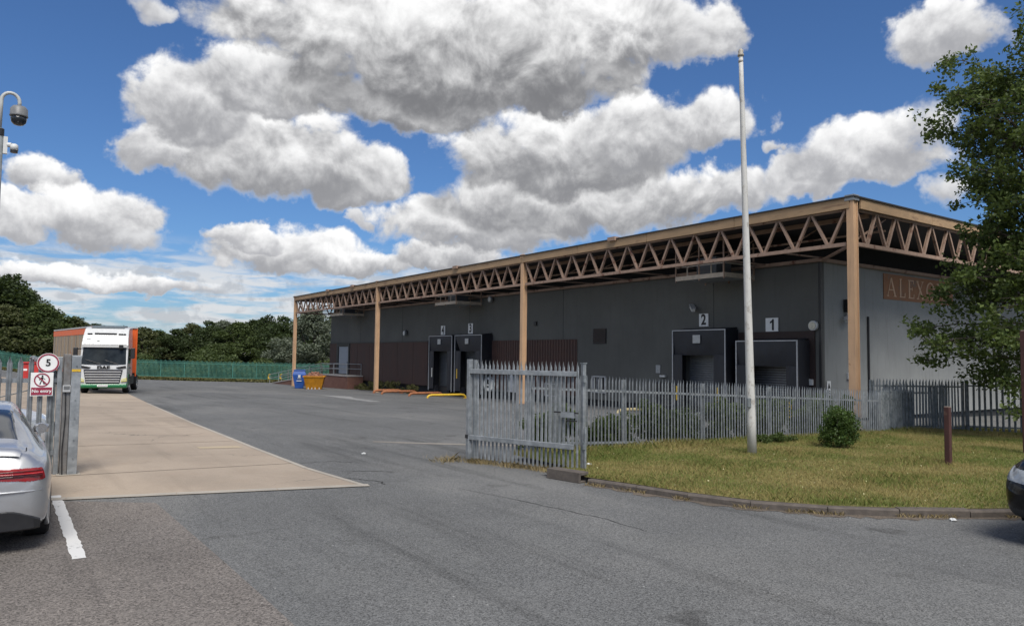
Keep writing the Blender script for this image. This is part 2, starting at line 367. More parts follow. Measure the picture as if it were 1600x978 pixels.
# flush concrete edging, laid in lengths along the slab's edges
def strip_poly(a, b, w):
    a = Vector((*a, 0)); b = Vector((*b, 0)); d = (b-a).normalized(); n = Vector((-d.y, d.x, 0))*w
    return [tuple(a.xy), tuple(b.xy), tuple((b+n).xy), tuple((a+n).xy)]
def edging(pts, w, lmax):
    for a, b in zip(pts, pts[1:]):
        L = math.dist(a, b); n = max(1, round(L/lmax))
        for i in range(n):
            p = [a[k]+(b[k]-a[k])*(i+0.004)/n for k in (0, 1)]; q = [a[k]+(b[k]-a[k])*(i+0.996)/n for k in (0, 1)]
            part('edging_strip', sheet(strip_poly(p, q, w), 0.013), M_EDGE, slab, smooth=False)
edging([(-3.0, 12.59), (0.81, 11.67), (4.80, 10.69)], 0.19, 1.35)
for yj, sk in ((13.9, .06), (18.3, .05), (23.6, .05), (30.0, .05), (38.0, .05)):
    part('slab_joint', sheet([(-18, yj+sk*20), (4.6, yj-0.2), (4.6, yj-0.175), (-18, yj+sk*20+0.025)], 0.0115), mat('joint_dark', (0.13, 0.105, 0.08), 0.9), slab)
edging([(4.80, 10.69), (4.64, 13.0), (4.70, 16.5), (4.95, 24.2), (5.65, 37.0)], 0.09, 3.2)
part('pale_patch', sheet([(3.60, 16.8), (4.45, 16.6), (4.45, 17.0), (3.62, 17.15)], 0.013), ground_mat('patch_repair', (0.36, 0.29, 0.20), (0.43, 0.36, 0.26), 90, bump=0.2), slab)
# paint on the tarmac
def paint_mat(name, col, wear):
    m = bpy.data.materials.new(name); m.use_nodes = True; t = m.node_tree; t.nodes.clear(); T = NT(t)
    g = T.n('ShaderNodeNewGeometry').outputs['Position']
    n = T.noise(g, 22.0, 8.0, 0.75); n2 = T.noise(g, 3.0, 5.0, 0.7)
    f = T.step(T.m('ADD', T.m('MULTIPLY', n, 0.6), T.m('MULTIPLY', n2, 0.4)), wear, wear+0.06)
    c = T.mix(f, col, (0.12, 0.12, 0.12))
    p = T.n('ShaderNodeBsdfPrincipled', {'Base Color': c, 'Roughness': 0.75, 'Specular IOR Level': 0.3})
    T.n('ShaderNodeOutputMaterial', {0: p.outputs[0]}); return m
def ragged(x0, x1, y0, y1, step=0.09, amp=0.010):
    L = []; Rr = []; y = y0
    while y < y1: L.append((x0+random.uniform(-amp, amp), y)); Rr.append((x1+random.uniform(-amp, amp), y)); y += step
    return L + [(x0, y1), (x1, y1)] + Rr[::-1]
tag(part('bay_line', sheet(ragged(0.665, 0.79, 8.32, 12.1), 0.0085), paint_mat('bay_paint', (0.58, 0.58, 0.57), 0.565)), kind='structure', label='worn white painted bay line beside the silver car')
tag(part('painted_arrow', sheet([(17.6, 47.6), (17.0, 42.5), (16.55, 37.0), (17.25, 37.2), (17.7, 42.0), (18.5, 44.5)], 0.006), paint_mat('faded_paint', (0.27, 0.27, 0.265), 0.50)), kind='structure', label='faded pale painted mark on the far yard tarmac')
tag(part('concrete_strip', sheet([(7.45, 16.55), (8.4, 15.6), (9.6, 14.55), (10.6, 13.75), (10.75, 14.1), (9.6, 15.0), (8.4, 16.0), (7.6, 16.75)], 0.006, 1.0), ground_mat('strip_worn', (0.17, 0.155, 0.135), (0.28, 0.26, 0.23), 60, 0.3, bump=0.3)), kind='structure', label='pale worn concrete strip across the yard behind the gate')

def crack_line(pts, w, label):
    P = []; Q = []
    for i, p in enumerate(pts):
        a = pts[max(0, i-1)]; b = pts[min(len(pts)-1, i+1)]; d = Vector((b[0]-a[0], b[1]-a[1])).normalized(); ww = w*random.uniform(0.4, 1.0)*(0.15 if i in (0, len(pts)-1) else 1)
        P.append((p[0]-d.y*ww, p[1]+d.x*ww)); Q.append((p[0]+d.y*ww, p[1]-d.x*ww))
    tag(part('tarmac_crack', sheet(P+Q[::-1], 0.004, 1.0), mat('crack_dark', (0.028, 0.027, 0.026), 0.95)), kind='structure', label=label)
def wob(pts, n=7, amp=0.035):
    out = []
    for a, b in zip(pts, pts[1:]):
        for k in range(n): u = k/n; out.append((a[0]+(b[0]-a[0])*u+random.uniform(-amp, amp), a[1]+(b[1]-a[1])*u+random.uniform(-amp, amp)))
    return out+[pts[-1]]
crack_line(wob([(4.72, 11.75), (4.95, 11.4), (5.12, 11.05), (5.10, 10.75)]), 0.022, 'dark crack in the tarmac at the tip of the slab')
crack_line(wob([(4.98, 12.35), (5.4, 12.2), (5.78, 11.9)]), 0.016, 'short dark crack beyond the tip of the slab')
crack_line(wob([(4.72, 13.7), (5.25, 13.7), (5.65, 13.4)]), 0.016, 'dark crack running off the slab edge into the yard')
crack_line(wob([(5.9, 10.0), (6.2, 8.2), (6.35, 7.1), (6.3, 6.2)], 9, 0.03), 0.008, 'long thin seam crack across the entrance road')
# silt in the gutter along the kerb
def gutter():
    KB_ = [(7.88, 9.15), (8.08, 8.25), (8.25, 7.38), (8.55, 6.52), (9.12, 5.72), (9.80, 5.12), (10.58, 4.60), (11.4, 4.15), (12.25, 3.8), (13.1, 3.5), (14.0, 3.24)]
    P = []; Q = []
    for i in range(len(KB_)-1):
        a, b = KB_[i], KB_[i+1]; d = Vector((b[0]-a[0], b[1]-a[1])).normalized()
        for k in range(8):
            u = k/8; x, y = a[0]+(b[0]-a[0])*u, a[1]+(b[1]-a[1])*u; w = random.uniform(0.06, 0.24); P.append((x-d.y*0.02, y+d.x*0.02)); Q.append((x+d.y*w, y-d.x*w))
    tag(part('gutter_silt', sheet(P+Q[::-1], 0.004, 1.0), ground_mat('silt', (0.06, 0.05, 0.042), (0.20, 0.165, 0.13), 70, 0.2, bump=0.6)), kind='structure', label='brownish silt lying in the gutter along the kerb')
gutter()
# kerb: separate stones following the bend
KB = [(7.70, 10.25), (7.88, 9.15), (8.08, 8.25), (8.25, 7.38), (8.55, 6.52), (9.12, 5.72), (9.80, 5.12), (10.58, 4.60), (11.4, 4.15), (12.25, 3.8), (13.1, 3.5), (14.0, 3.24), (14.9, 3.02), (15.8, 2.85), (16.7, 2.7), (17.6, 2.6)]
kerb = tag(bpy.data.objects.new('kerb', None), kind='structure', label='weathered concrete kerb curving round the lawn'); COL.objects.link(kerb)
for i, (a, b) in enumerate(zip(KB[1:], KB[2:])):
    A = Vector((*a, 0)); B = Vector((*b, 0)); d = (B-A).normalized(); n = Vector((-d.y, d.x, 0)); g = 0.006
    A = A + d*g; B = B - d*g; h = 0.100 + random.uniform(-0.012, 0.008); mb = MB(); vs = []
    for P in (A, B):
        z = gzf(P.x, P.y)
        for off, zz in ((0, -0.05), (0.0, h-0.022), (0.022, h), (0.135, h), (0.135, -0.05)):
            q = P + n*off; vs.append((q.x, q.y, z+zz+random.uniform(-0.004, 0.004)))
    mb.add(vs, [(4,3,2,1,0), (5,6,7,8,9)] + [(k, k+1, k+6, k+5) for k in range(4)] + [(4, 0, 5, 9)])
    part('kerb_stone', mb, M_KERB, kerb)
# the lawn itself
LZ = lambda x, y: gzf(x, y) + 0.10
inner = []
for i in range(len(KB)):
    a = KB[max(0, i-1)]; b = KB[min(len(KB)-1, i+1)]; d = Vector((b[0]-a[0], b[1]-a[1])).normalized(); inner.append((KB[i][0]-d.y*0.11, KB[i][1]+d.x*0.11))
lawn_poly = inner + [(30, 2.2), (30, 12.3), (8.6, 12.3), (8.45, 10.2)]
lawn = tag(part('lawn', sheet(lawn_poly, 0.0, 1.0, LZ), M_LAWN, smooth=True), kind='structure', label='dry patchy lawn between kerb and palisade fence')

# ================================================================ THE WAREHOUSE
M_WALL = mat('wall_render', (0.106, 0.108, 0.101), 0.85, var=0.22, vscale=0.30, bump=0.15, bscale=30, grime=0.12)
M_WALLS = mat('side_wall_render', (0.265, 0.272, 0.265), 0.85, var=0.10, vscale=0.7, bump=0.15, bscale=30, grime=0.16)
M_BROWN = mat('brown_panel', (0.070, 0.040, 0.033), 0.75, var=0.22, vscale=1.5, grime=0.5, stretch=(1, 1, 0.3))
M_CORR = mat('brown_corrugated', (0.075, 0.038, 0.030), 0.6, var=0.2, vscale=2, grime=0.3)
M_TAN = mat('tan_steel', (0.54, 0.345, 0.205), 0.65, var=0.07, vscale=1.5, col2=(0.30, 0.155, 0.085), c2lo=0.66, c2hi=0.74, c2scale=2.2, grime=0.22)
M_TRUSS = mat('truss_steel', (0.29, 0.198, 0.148), 0.7, var=0.15, vscale=4, col2=(0.13, 0.055, 0.034), c2lo=0.56, c2hi=0.66, c2scale=2.2)
M_FASC = mat('fascia_board', (0.35, 0.235, 0.135), 0.7, var=0.15, vscale=3, col2=(0.20, 0.12, 0.07), c2lo=0.55, c2hi=0.72, c2scale=1.4, stretch=(1, 0.4, 2), bump=0.1)
M_DARK = mat('dark_roofing', (0.035, 0.035, 0.038), 0.8)
M_VOID = mat('roof_void_shade', (0.018, 0.018, 0.020), 0.9)  # near black: shade of the open roof void put into the colour
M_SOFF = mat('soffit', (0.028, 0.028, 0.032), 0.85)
M_BLACK = mat('dock_rubber', (0.014, 0.015, 0.020), 0.65, var=0.3, vscale=3)
M_TRIM = mat('dock_trim', (0.40, 0.41, 0.42), 0.5)
M_SHUT = mat('roller_shutter', (0.17, 0.18, 0.19), 0.5, var=0.15, metal=0.3)
M_WHITE = mat('white_plastic', (0.58, 0.59, 0.58), 0.5, var=0.08)
M_BLK = mat('black_plastic', (0.018, 0.018, 0.020), 0.45)
M_GALV = mat('galvanised_steel', (0.31, 0.33, 0.345), 0.48, metal=0.55, var=0.22, vscale=9, col2=(0.23, 0.25, 0.265), c2lo=0.45, c2hi=0.65, c2scale=5)
M_YEL = mat('yellow_paint', (0.62, 0.40, 0.035), 0.55, var=0.15, vscale=8, col2=(0.22, 0.15, 0.06), c2lo=0.60, c2hi=0.70, c2scale=8)
M_BRICK = mat('red_brick', (0.27, 0.105, 0.065), 0.9, var=0.25, vscale=5, bump=0.3)
M_SIGNW = mat('sign_white', (0.74, 0.75, 0.74), 0.5, var=0.06)
M_INK = mat('sign_black', (0.012, 0.012, 0.013), 0.5)
M_GLASS = mat('dark_glass', (0.016, 0.020, 0.026), 0.06, spec=0.6, var=0.05)

XC, YC = 24.0, [14.0, 33.4, 52.8, 72.2]; XW, YW, YE = 27.1, 17.2, 70.6; ZR = 7.58
B = thing('warehouse', 'long low dark grey warehouse with tan steel truss canopy and loading docks', 'warehouse', (XW, 44, -0.9))
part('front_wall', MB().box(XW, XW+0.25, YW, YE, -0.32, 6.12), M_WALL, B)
part('upper_wall', MB().box(XW+0.9, XW+1.1, YW+0.9, YE-0.3, 6.10, 7.285), M_VOID, B); part('wall_top', MB().box(XW+0.251, XW+1.1, YW+0.251, YE-0.3, 6.02, 6.09), M_VOID, B)  # recessed backing, coloured dark as the shaded void behind the truss
part('upper_side_wall', MB().box(XW+1.11, 62, YW+0.9, YW+1.1, 6.10, 7.285), M_VOID, B)
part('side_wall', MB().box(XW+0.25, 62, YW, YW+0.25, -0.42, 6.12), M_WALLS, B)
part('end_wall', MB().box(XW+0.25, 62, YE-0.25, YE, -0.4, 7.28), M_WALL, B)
part('plinth', MB().box(XW+0.18, 61.9, YW+0.12, YE-0.12, -1.9, -0.325), mat('dark_plinth', (0.028, 0.030, 0.032), 0.9), B)
part('corner_trim', MB().box(XW-0.03, XW+0.10, YW-0.03, YW+0.08, -0.4, 6.1), M_BLK, B)
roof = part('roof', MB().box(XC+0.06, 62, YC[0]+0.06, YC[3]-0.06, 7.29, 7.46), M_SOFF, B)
part('capping', MB().box(XC-0.22, XC+0.5, YC[0]-0.22, YC[3]+0.22, 7.60, 7.65).box(XC+0.5, 62, YC[0]-0.22, YC[0]+0.5, 7.60, 7.65).box(XC+0.5, 62, YC[3]-0.5, YC[3]+0.22, 7.60, 7.65), M_DARK, roof)
# front wall below the canopy: movement joints
for y in (YW+5.4, YW+16.5, YW+27.0, YW+37.5, YW+46.0):
    part('wall_joint', MB().box(XW-0.012, XW+0.01, y, y+0.03, -0.3, 6.1), mat('joint_mastic', (0.06, 0.063, 0.065), 0.8), B)
# fascia boards in lengths
for k in range(3):
    a, b = YC[k], YC[k+1]; n = 4
    for i in range(n):
        y0, y1 = a+(b-a)*i/n+0.01, a+(b-a)*(i+1)/n-0.01
        part('fascia_board', MB().box(XC-0.17, XC-0.10, y0, y1, 7.24, 7.598), M_FASC, roof)
for i in range(6):
    x0 = XC+0.25+i*5.0
    for Y in (YC[0]-0.17, YC[3]+0.10):
        part('fascia_board', MB().box(x0, x0+4.98, Y, Y+0.07, 7.24, 7.598), M_FASC, roof)
# columns
for i, y in enumerate(YC):
    z0 = gzf(XC, y)-0.05; w = 0.132
    mb = MB().box(XC-w, XC+w, y-w+0.03, y+w-0.03, z0, 7.52).box(XC-w-0.012, XC-w+0.03, y-w, y+w, z0+0.02, 7.5).box(XC+w-0.03, XC+w+0.012, y-w, y+w, z0+0.02, 7.5)
    c = part('column', mb, M_TAN, B, bevel=0.008)
    part('cap_plate', MB().box(XC-w-0.05, XC+w+0.04, y-w-0.04, y+w+0.04, 7.50, 7.70), M_GALV if i == 0 else M_TAN, c)
    part('base_plate', MB().box(XC-w-0.1, XC+w+0.1, y-w-0.1, y+w+0.1, z0-0.02, z0+0.09), M_TRUSS, c)
# trusses: chords and every diagonal
ZB, ZT = 6.02, 7.22
def truss(a, b, n, label=None):
    a = Vector(a); b = Vector(b); d = (b-a).normalized(); L = (b-a).length
    up = Vector((0, 0, 1)); bc = part('truss', MB().beam(a+up*ZB, b+up*ZB, 0.13, 0.13), M_TRUSS, B)
    part('top_chord', MB().beam(a+up*(ZT+0.02), b+up*(ZT+0.02), 0.12, 0.12), M_TRUSS, bc)
    s = L/n
    me = {}
    for sg in (1, -1):
        mb = MB()
        for off in (-0.032, 0.032):      # paired angles
            nrm = d.cross(up)*off
            mb.beam(nrm+d*0.05*sg, nrm+d*(s/2-0.05)*sg+up*(ZT-ZB-0.08), 0.045, 0.085, up=d)
        me[sg] = mb.mesh('diagonal')
        me[sg].materials.append(M_TRUSS)
    for i in range(n):
        mid = a + d*s*(i+0.5) + up*(ZB+0.04)
        for sg in (1, -1):
            o = bpy.data.objects.new('diagonal', me[sg]); COL.objects.link(o); o.parent = bc; o.location = mid
        part('gusset', MB().beam(mid-d*0.13+up*0.03, mid+d*0.13+up*0.03, 0.02, 0.13), M_TRUSS, bc)
for k in range(3): truss((XC, YC[k]+0.2, 0), (XC, YC[k+1]-0.2, 0), 14)
truss((XC+0.2, YC[0], 0), (XC+29.2, YC[0], 0), 22)
truss((XC+0.2, YC[3], 0), (XC+29.2, YC[3], 0), 22)
# inner purlins, ties from truss to wall and the wall head rail
mb = MB()
part('wall_head_rail', MB().beam((XW-0.14, YW-0.2, 6.02), (XW-0.14, YE, 6.02), 0.1, 0.14), M_TRUSS, B)
part('side_head_rail', MB().beam((XW-0.2, YW-0.14, 6.02), (60, YW-0.14, 6.02), 0.1, 0.14), M_TRUSS, B)
part('purlin', MB().beam((25.4, YC[0]+0.2, 7.18), (25.4, YC[3]-0.2, 7.18), 0.1, 0.16), M_TRUSS, roof)
part('purlin', MB().beam((26.5, YC[0]+0.2, 6.75), (26.5, YC[3]-0.2, 6.75), 0.07, 0.07), M_TRUSS, roof)
for k in range(3):
    for i in range(0, 15, 2):
        y = YC[k]+(YC[k+1]-YC[k])*i/14 + 0.03
        if i == 14 and k < 2: continue
        part('tie_strut', MB().beam((XC+0.07, y+0.1, 6.02), (XW-0.05, y+0.1, 6.06), 0.06, 0.06), M_TRUSS, B)
        part('tie_strut', MB().beam((XC+0.07, y+0.1, 6.02), (26.4, y+0.1, 7.15), 0.05, 0.05), M_TRUSS, B)
part('corner_brace', MB().beam((XC+0.15, YC[0]+0.15, 6.0), (XW-0.1, YW-0.1, 5.98), 0.09, 0.09), M_TRUSS, B)
# roof-edge fittings seen on top of the fascia
for y in (25.9, 40.6, 57.4, 63.0):
    part('gutter_outlet', MB().box(XC-0.32, XC+0.05, y-0.25, y+0.25, 7.54, 7.72), M_TRUSS, roof)

# brown lower cladding at the far end, in sheets; corrugated run by dock 3
for a, b in ((50.2, 52.6), (52.63, 55.4), (55.43, 58.2), (58.23, 61.0), (61.03, 63.7), (63.73, 65.45), (68.75, YE-0.02)):
    part('brown_panel', MB().box(XW-0.07, XW-0.001, a, b, -0.34, 3.02), M_BROWN, B, bevel=0.006)
part('panel_head', MB().box(XW-0.10, XW-0.001, 50.15, YE, 3.025, 3.10), M_BLK, B)
mb = MB(); y = 32.4; pts = []
while y < 41.1:
    pts += [(y, 0.02), (y+0.10, 0.02), (y+0.13, 0.07), (y+0.23, 0.07)]; y += 0.26
for (ya, da), (yb, db) in zip(pts, pts[1:]):
    mb.add([(XW-da, ya, -0.2), (XW-db, yb, -0.2), (XW-db, yb, 3.02), (XW-da, ya, 3.02)], [(0, 1, 2, 3)])
part('corrugated_cladding', mb, M_CORR, B)
# door by the ramp
d = part('door', MB().box(XW-0.035, XW-0.004, 65.85, 68.25, 0.16, 2.72), mat('grey_door', (0.30, 0.33, 0.37), 0.55, var=0.1), B)
part('door_frame', MB().box(XW-0.10, XW-0.003, 65.55, 65.84, 0.10, 3.0).box(XW-0.10, XW-0.003, 68.26, 68.74, 0.10, 3.0).box(XW-0.10, XW-0.003, 65.84, 68.26, 2.73, 3.0), M_BLK, d)
part('handle', MB().box(XW-0.09, XW-0.036, 66.05, 66.12, 1.1, 1.3), M_GALV, d)
# white door, window and dark pane low on the wall seen through the gate
d = part('door', MB().box(XW-0.10, XW-0.07, 37.3, 39.2, -0.28, 0.84), mat('white_hatch', (0.55, 0.56, 0.56), 0.5), B)
part('frame', MB().box(XW-0.12, XW-0.072, 37.2, 37.29, -0.28, 0.93).box(XW-0.12, XW-0.072, 39.21, 39.3, -0.28, 0.93).box(XW-0.12, XW-0.072, 37.29, 39.21, 0.85, 0.93), M_GALV, d)
def window(y0, y1, z0, z1, bars=1, m=M_GLASS, name='window', x=XW):
    w = part(name, MB().box(x-0.03, x-0.004, y0, y1, z0, z1), m, B); mb = MB(); t = 0.06
    mb.box(x-0.07, x-0.003, y0-t, y0, z0-t, z1+t).box(x-0.07, x-0.003, y1, y1+t, z0-t, z1+t).box(x-0.07, x-0.003, y0, y1, z1, z1+t).box(x-0.07, x-0.003, y0, y1, z0-t, z0)
    for i in range(bars):
        yy = y0+(y1-y0)*(i+1)/(bars+1); mb.box(x-0.06, x-0.031, yy-0.02, yy+0.02, z0, z1)
    part('frame', mb, M_TRIM, w); return w
window(34.25, 35.25, -0.28, 0.36, 1, x=XW-0.07); window(30.05, 30.95, 0.12, 0.92, 2)
v = part('louvre_vent', MB().box(XW-0.02, XW-0.003, 29.95, 31.02, 2.74, 3.58), M_BLK, B)
for i in range(7):
    z = 2.80+i*0.115
    part('louvre_slat', MB().add([(XW-0.09, 29.97, z), (XW-0.09, 31.0, z), (XW-0.022, 31.0, z+0.09), (XW-0.022, 29.97, z+0.09), (XW-0.09, 29.97, z-0.012), (XW-0.09, 31.0, z-0.012), (XW-0.022, 31.0, z+0.078), (XW-0.022, 29.97, z+0.078)], [(0,1,2,3),(7,6,5,4),(0,4,5,1),(1,5,6,2),(2,6,7,3),(3,7,4,0)]), mat('vent_slat', (0.06, 0.05, 0.045), 0.7), v)
part('low_hatch', MB().box(XW-0.03, XW-0.003, 25.3, 26.25, -0.25, 0.80), M_BLK, B)

# loading docks
def dock(y0, y1, zt, zc, o0, o1, zo, stripes, tear=0.0, notice=True, shut_z=-0.25, xf=26.2):
    """one dock shelter: black hood, side flaps, head curtain, pale edge trim, shutter behind"""
    s = part('dock_shelter', MB().box(xf+0.04, XW-0.001, y0, y0+0.06, zo, zt).box(xf+0.04, XW-0.001, y1-0.06, y1, zo, zt).add(
        [(xf+0.04, y0+0.06, zt-0.07), (XW-0.001, y0+0.06, zt+0.05), (XW-0.001, y1-0.06, zt+0.05), (xf+0.04, y1-0.06, zt-0.07), (xf+0.04, y0+0.06, zt-0.01), (XW-0.001, y0+0.06, zt+0.11), (XW-0.001, y1-0.06, zt+0.11), (xf+0.04, y1-0.06, zt-0.01)],
        [(3,2,1,0),(4,5,6,7),(0,1,5,4),(1,2,6,5),(2,3,7,6),(3,0,4,7)]), M_BLACK, B)
    # head curtain: a slightly billowed sheet
    def flap(ya, yb, za, zb, nm, bulge=0.05, slant=0.0):
        mb = MB(); n, k = 10, 8
        for t in (0, 0.012):
            for i in range(n+1):
                for j in range(k+1):
                    u, w = i/n, j/k
                    x = xf+0.03-t - bulge*math.sin(math.pi*w)*(0.4+0.6*math.sin(math.pi*u)) + 0.02*math.sin(7*u+3*w) + 0.10*(1-w)*(nm == 'head_curtain')
                    mb.v.append((x, ya+(yb-ya)*u + slant*(1-w)*u, za+(zb-za)*w))
        N = (n+1)*(k+1)
        for i in range(n):
            for j in range(k):
                q = (i*(k+1)+j, (i+1)*(k+1)+j, (i+1)*(k+1)+j+1, i*(k+1)+j+1); mb.f.append(q); mb.f.append(tuple(N+a for a in q[::-1]))
        part(nm, mb, M_CURT, s, smooth=True)
    flap(y0+0.05, y1-0.05, zc, zt-0.06, 'head_curtain', 0.07, -tear)
    flap(y0+0.05, o0, zo+0.1, zc+0.02, 'side_flap', 0.03); flap(o1, y1-0.05, zo+0.1, zc+0.02, 'side_flap', 0.03)
    t = 0.045
    part('edge_trim', MB().box(xf, xf+0.04, y0, y1, zt-t, zt), M_TRIM, s)
    part('edge_trim', MB().box(xf, xf+0.04, y1-t, y1, zo, zt-t), M_TRIM, s); part('edge_trim', MB().box(xf, xf+0.04, y0, y0+t, zo, zt-t), M_TRIM, s)
    # roller shutter with real slats
    mb = MB(); z = shut_z; prof = []
    while z < zc+0.5: prof += [(z, 0.0), (z+0.015, 0.03), (z+0.085, 0.03), (z+0.10, 0.0)]; z += 0.105
    for (za, da), (zb, db) in zip(prof, prof[1:]):
        mb.add([(XW-0.04-da, y0+0.35, za), (XW-0.04-da, y1-0.35, za), (XW-0.04-db, y1-0.35, zb), (XW-0.04-db, y0+0.35, zb)], [(0, 1, 2, 3)])
    tag(part('roller_shutter', mb, M_SHUT, s), kind='stuff')
    part('dock_leveller', MB().box(xf+0.45, XW-0.05, y0+0.4, y1-0.4, -0.95, shut_z), M_BLK, s)
    for yy in (y0+0.55, y1-0.85): part('dock_bumper', MB().box(xf+0.15, xf+0.44, yy, yy+0.3, -0.75, -0.2), M_BLACK, s, bevel=0.02)
    for yy, zz, m in stripes: part('guide_stripe', MB().box(xf-0.035, xf-0.022, yy-0.06, yy+0.06, zz-0.33, zz+0.33), m, s)
    if notice: part('notice', MB().box(xf-0.085, xf-0.075, (y0+y1)/2-0.22, (y0+y1)/2+0.22, zt-0.62, zt-0.25), mat('notice_grey', (0.42, 0.43, 0.42), 0.6), s)
    return s
M_CURT = mat('dock_curtain', (0.022, 0.024, 0.030), 0.6, var=0.3, vscale=2.5, grime=0.3)
W1 = mat('stripe_white', (0.6, 0.6, 0.55), 0.5)
dock(45.1, 48.5, 3.42, 2.30, 45.75, 47.75, -0.55, [(47.9, 0.75, W1)], 0.0)
dock(41.2, 44.72, 3.42, 2.30, 42.0, 43.9, -0.55, [(44.3, 0.75, M_YEL)], 0.55)
dock(21.24, 24.36, 3.32, 2.15, 21.9, 23.75, -0.45, [(24.02, 0.38, M_YEL), (21.62, 0.40, M_YEL)])
dock(17.68, 20.69, 2.79, 1.72, 18.2, 19.75, -0.45, [(18.0, 0.0, M_YEL)], notice=False)
part('dock_surround', MB().box(XW-0.06, XW-0.001, 17.45, 21.18, -0.3, 3.18), mat('surround_brown', (0.035, 0.022, 0.020), 0.7), B)

# signs and fittings fixed to the walls
def plate_sign(txt, y, z, w, h, size, label):
    t = thing('dock_number_sign', label, 'sign', (XW-0.02, y, z-h/2), group='dock number signs')
    part('plate', MB().box(XW-0.05, XW-0.02, y-w/2, y+w/2, z-h/2, z+h/2), M_SIGNW, t)
    if txt == '1':
        k = size*0.72; me = MB().prism([(0.02*k, -0.5*k), (0.22*k, -0.5*k), (0.22*k, 0.5*k), (0.07*k, 0.5*k), (-0.02*k, 0.36*k), (-0.19*k, 0.27*k), (-0.19*k, 0.10*k), (0.02*k, 0.20*k)], 'z', -0.004, 0.004).mesh('number')
    else: me = textmesh('number', txt, size, 0.004, 0.022, sx=0.85)
    me = facing(me, 'x')
    for v in me.vertices: v.co += Vector((XW-0.056, y, z))
    part('number', me, M_INK, t)
plate_sign('1', 19.46, 3.48, 0.62, 0.58, 0.66, 'white plate with black number 1 above the dock nearest the corner column')
plate_sign('2', 23.17, 3.80, 0.55, 0.60, 0.68, 'white plate with black number 2 above the second dock from the corner')
plate_sign('3', 44.0, 3.90, 0.60, 0.72, 0.80, 'white plate with black number 3 above the dock beside the open gate')
plate_sign('4', 47.9, 3.84, 0.60, 0.72, 0.80, 'white plate with black number 4 above the farthest dock')
# ghost lettering of the old company sign: serif capitals built from strokes
t = thing('company_sign', 'faded brown panel with pale serif capitals on the grey side wall', 'sign', (35.0, YW-0.02, 4.7))
part('panel', MB().box(31.85, 38.2, YW-0.03, YW-0.002, 4.72, 5.85), mat('ghost_panel', (0.31, 0.155, 0.085), 0.85, var=0.12, vscale=3, col2=(0.20, 0.165, 0.14), c2lo=0.52, c2hi=0.70, c2scale=1.6), t)
M_LET = mat('ghost_letter', (0.62, 0.42, 0.29), 0.8, var=0.12, vscale=8)
def stroke(mb, x0, z0, x1, z1, w):
    dx, dz = x1-x0, z1-z0; L = math.hypot(dx, dz); nx, nz = -dz/L*w/2, dx/L*w/2
    P = [(x0+nx, z0+nz), (x1+nx, z1+nz), (x1-nx, z1-nz), (x0-nx, z0-nz)]
    mb.prism(P, 'y', YW-0.045-random.uniform(0, 0.004), YW-0.031)
GL = {'A': [(0, 0, .36, 1, .05), (.36, 1, .74, 0, .12), (.14, .34, .58, .34, .05), (-.08, 0, .12, 0, .045), (.6, 0, .88, 0, .045)],
      'L': [(.12, 0, .12, 1, .12), (.02, 1, .24, 1, .045), (.02, 0, .56, 0, .05), (.56, -.02, .58, .24, .05)],
      'E': [(.12, 0, .12, 1, .12), (.02, 1, .56, 1, .05), (.02, 0, .58, 0, .05), (.12, .52, .42, .52, .05), (.56, 1.02, .56, .8, .05), (.58, -.02, .58, .22, .05), (.42, .42, .42, .62, .04)],
      'X': [(.02, 1, .62, 0, .13), (.6, 1, .06, 0, .05), (-.06, 1, .16, 1, .045), (.48, 1, .7, 1, .045), (-.06, 0, .18, 0, .045), (.5, 0, .76, 0, .045)],
      'N': [(.1, 0, .1, 1, .05), (.1, 1, .7, 0, .13), (.7, 0, .7, 1, .05), (-.02, 0, .22, 0, .045), (.56, 1, .84, 1, .045), (-.04, 1, .16, 1, .045)],
      'O': [(.42+.40*math.cos(a), .5+.50*math.sin(a), .42+.40*math.cos(a+.4), .5+.50*math.sin(a+.4), .05+.07*abs(math.cos(a+.2))) for a in [i*math.pi/8 for i in range(16)]]}
x = 32.15
for ch in 'ALEXON':
    mb = MB()
    for s_ in GL[ch]: stroke(mb, x+s_[0]*0.86, 4.88+s_[1]*0.80, x+s_[2]*0.86, 4.88+s_[3]*0.80, s_[4]*0.9)
    part('letter', mb, M_LET, t); x += {'A': 1.0, 'L': 0.78, 'E': 0.80, 'X': 0.88, 'O': 1.02, 'N': 1}[ch]
def wallbox(name, label, cat, bx, m, group=None):
    return tag(part(name, MB().box(*bx), m, bevel=0.01), label, cat, group)
wallbox('notice_board', 'small pale notice on the grey wall left of dock two', 'notice', (XW-0.04, XW-0.002, 25.95, 26.25, 1.25, 1.65), mat('notice_frame', (0.35, 0.36, 0.36), 0.6))
wallbox('wall_light', 'small white strip light on the wall above the low hatch', 'light', (XW-0.14, XW-0.002, 25.55, 25.90, 1.06, 1.16), M_WHITE)
wallbox('junction_box', 'white box low on the wall right of dock one', 'box', (XW-0.12, XW-0.002, 17.52, 17.80, 0.98, 1.22), M_WHITE)
wallbox('alarm_box', 'white box on the side wall half hidden by the corner column', 'box', (28.85, 29.12, YW-0.10, YW-0.002, 1.22, 1.48), M_WHITE)
wallbox('wall_speaker', 'black box mounted high on the side wall beside the corner column', 'speaker', (28.72, 29.0, YW-0.25, YW-0.002, 4.0, 4.52), M_BLK)
wallbox('black_sensor', 'tiny black box on the grey wall right of the second column', 'sensor', (XW-0.10, XW-0.002, 36.25, 36.5, 3.9, 4.15), M_BLK)
t = thing('warning_sign', 'white warning notice with black triangle at the wall corner', 'sign', (27.52, YW-0.02, 0.55))
part('plate', MB().box(27.40, 27.66, YW-0.05, YW-0.036, 0.58, 1.16), M_SIGNW, t)
